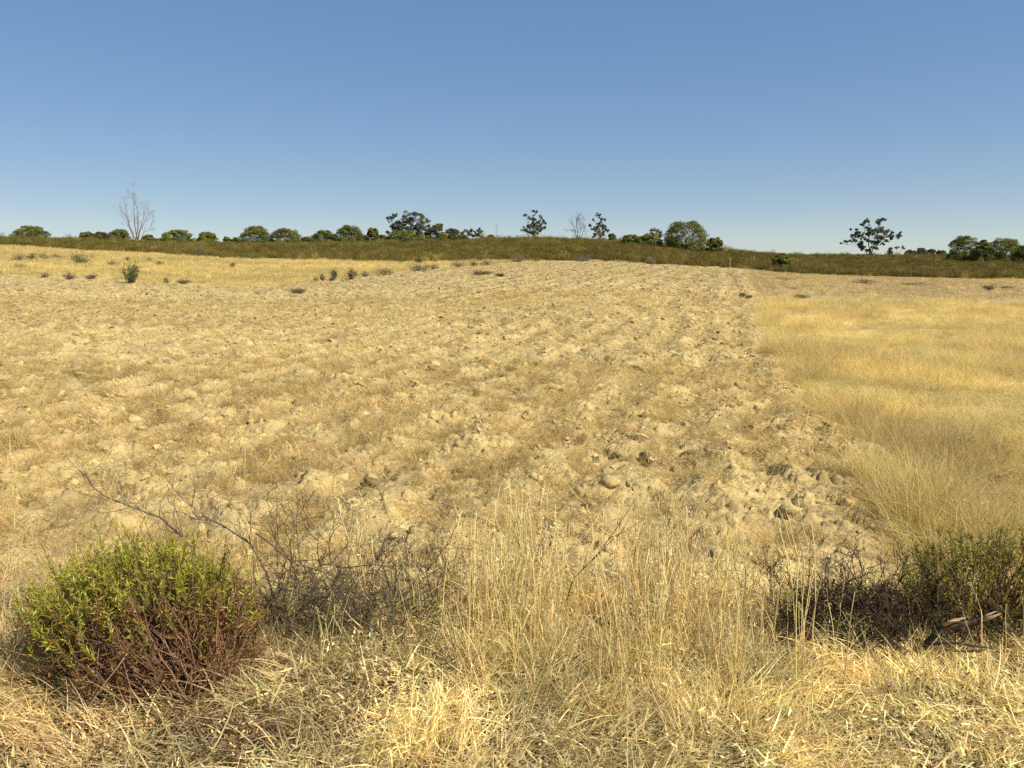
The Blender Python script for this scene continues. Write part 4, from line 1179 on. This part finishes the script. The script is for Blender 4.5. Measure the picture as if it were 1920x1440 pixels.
o = np.array((*at(1735, 1205, 3.0)[:2], 0)); o[2] = float(zt(o[0], o[1]))
root = thing('broken_branch', 'broken dark branch with a pale splintered end lying by the dead bush', 'branch', o)
def P(a, b, Y): return at(a, b, Y) - o
mb = MB()
tube(mb, [P(1725, 1222, 3.02), P(1740, 1203, 3.0), P(1765, 1180, 2.98), P(1790, 1172, 2.97), P(1830, 1166, 2.96), P(1850, 1160, 2.95)], (.012, .0135, .0125, .0105, .009, .008), (.075, .058, .036), 8)
tube(mb, [P(1745, 1200, 3.0), P(1760, 1182, 2.99), P(1772, 1168, 2.99)], (.011, .011, .009), (.055, .042, .028), 7)
mb.build('limb', M_BARK, root)
for pts, rr, c in (((P(1838, 1164, 2.95), P(1858, 1158, 2.94), P(1877, 1150, 2.93)), (.0085, .0075, .002), (.40, .25, .14)), ((P(1838, 1162, 2.96), P(1852, 1153, 2.95), P(1868, 1146, 2.95)), (.006, .005, .0012), (.44, .29, .17)),
                   ((P(1768, 1172, 2.97), P(1790, 1163, 2.96), P(1812, 1158, 2.95)), (.008, .008, .002), (.38, .23, .12)), ((P(1772, 1168, 2.96), P(1785, 1164, 2.955), P(1800, 1164, 2.95)), (.006, .005, .001), (.44, .29, .16))):
    mb = MB(); tube(mb, pts, rr, c, 5); mb.build('splinter', M_BARK, root)

def stick(name, label, cat, pts, r0, r1, col, sides=6, group=None, mat=None):
    pts = np.array(pts, float); o = pts[0].copy(); mb = MB()
    n = 7; f = np.array([[np.interp(t, np.linspace(0, 1, len(pts)), pts[:, j]) for j in range(3)] for t in np.linspace(0, 1, n)])
    f[1:-1] += rng.normal(0, .0015, (n - 2, 3))
    tube(mb, f - o, np.linspace(r0, r1, n), col, sides)
    ob = mb.build(name, mat or M_BARK, loc=o); return tag(ob, label, cat, group)
stick('stump', 'short reddish broken stem under the tip of the broken branch', 'stump', [at(1840, 1205, 3.0), at(1835, 1188, 3.02), at(1841, 1176, 3.03)], .008, .006, (.16, .08, .04))
stick('fallen_stick', 'dark stick lying flat to the right under the broken branch', 'stick', [at(1735, 1208, 2.98), at(1790, 1205, 2.93), at(1860, 1215, 2.9)], .007, .004, (.06, .042, .036), group='sticks by the dead bush')
stick('fallen_stick', 'lower dark curved stick below the flat one', 'stick', [at(1770, 1218, 2.95), at(1810, 1222, 2.9), at(1850, 1217, 2.88)], .005, .003, (.07, .05, .04), group='sticks by the dead bush')
stick('fallen_stick', 'charred dark stub at the left end of the dead bush', 'stick', [at(1508, 1180, 3.1), at(1507, 1150, 3.1), at(1506, 1142, 3.1)], .008, .005, (.03, .022, .02), group='sticks by the dead bush')
stick('stump', 'thin dark stub standing in the trampled straw at the lower right', 'stump', [at(1848, 1368, 2.58), at(1847, 1350, 2.58), at(1849, 1330, 2.58)], .0045, .004, (.10, .07, .05))
stick('stump', 'dark weathered stub in the straw right of the centre', 'stump', [at(1385, 1300, 2.75), at(1387, 1275, 2.75), at(1385, 1262, 2.75)], .010, .007, (.11, .09, .085))
stick('stump', 'reddish brown stub at the bottom left of the verge', 'stump', [at(507, 1412, 2.42), at(500, 1385, 2.42), at(492, 1352, 2.42)], .009, .007, (.16, .08, .05))
stick('dry_stem', 'long straight pale stem leaning right in front of the green bush', 'stem', [at(130, 1372, 2.52), at(185, 1298, 2.55), at(238, 1226, 2.58)], .0030, .0022, (.52, .38, .22), 5, 'pale stems in front of the green bush', M_STRAW)
stick('dry_stem', 'short straight pale stem leaning right below the green bush', 'stem', [at(300, 1405, 2.40), at(330, 1372, 2.42), at(353, 1346, 2.44)], .0028, .0022, (.52, .38, .22), 5, 'pale stems in front of the green bush', M_STRAW)
stick('dry_stem', 'pale stem slanting in from the left edge below the green bush', 'stem', [at(-6, 1346, 2.55), at(30, 1312, 2.58), at(62, 1286, 2.6)], .0028, .0018, (.5, .37, .2), 5, 'pale stems in front of the green bush', M_STRAW)
# curled strip of reddish bark
mb = MB(); p0 = at(1662, 1300, 2.72); p0[2] = float(zt(p0[0], p0[1])) + .03
for k_ in range(3):
    th = np.linspace(0, 2.2 + .4 * k_, 8); a = .02 + .004 * k_
    pts = np.stack([.012 * k_ + .006 * np.sin(3 * th), a * np.cos(th), .012 + a * np.sin(th)], 1)
    V = np.concatenate([pts - np.array((.008, 0, 0)), pts + np.array((.008, .002, .003))]); f = []
    for i in range(7): f += [[i, i + 1, i + 9], [i, i + 9, i + 8]]
    mb.add(V, f, np.array((.38, .22, .14)) * (1 - .12 * k_))
o = mb.build('bark_curl', M_BARK, loc=p0); tag(o, 'curled strip of reddish bark lying in the straw on the right', 'bark')

# reddish brown leaf litter below the green bush
n = 5000; Yl = rng.uniform(2.25, 2.85, n); xl = rng.normal(-1.05, .32, n) * (Yl / 2.6)
keep = rng.random(n) < sstep(.3, .6, fbm(xl * 4, Yl * 4, 151, 3)); xl, Yl = xl[keep], Yl[keep]; n = len(xl)
p = np.stack([xl, Yl, zt(xl, Yl) + rng.uniform(.01, .09, n)], 1); mb = MB()
leaves(mb, p, rng.normal(0, 1, (n, 3)) * np.array((1, 1, .4)), rng.uniform(.012, .034, n), rng.uniform(.004, .009, n), jit((.19, .105, .045), n, .6, .14))
o = mb.build('leaf_litter', M_LEAF); tag(o, 'reddish brown fallen leaves under the green bush', 'leaves', kind='stuff')
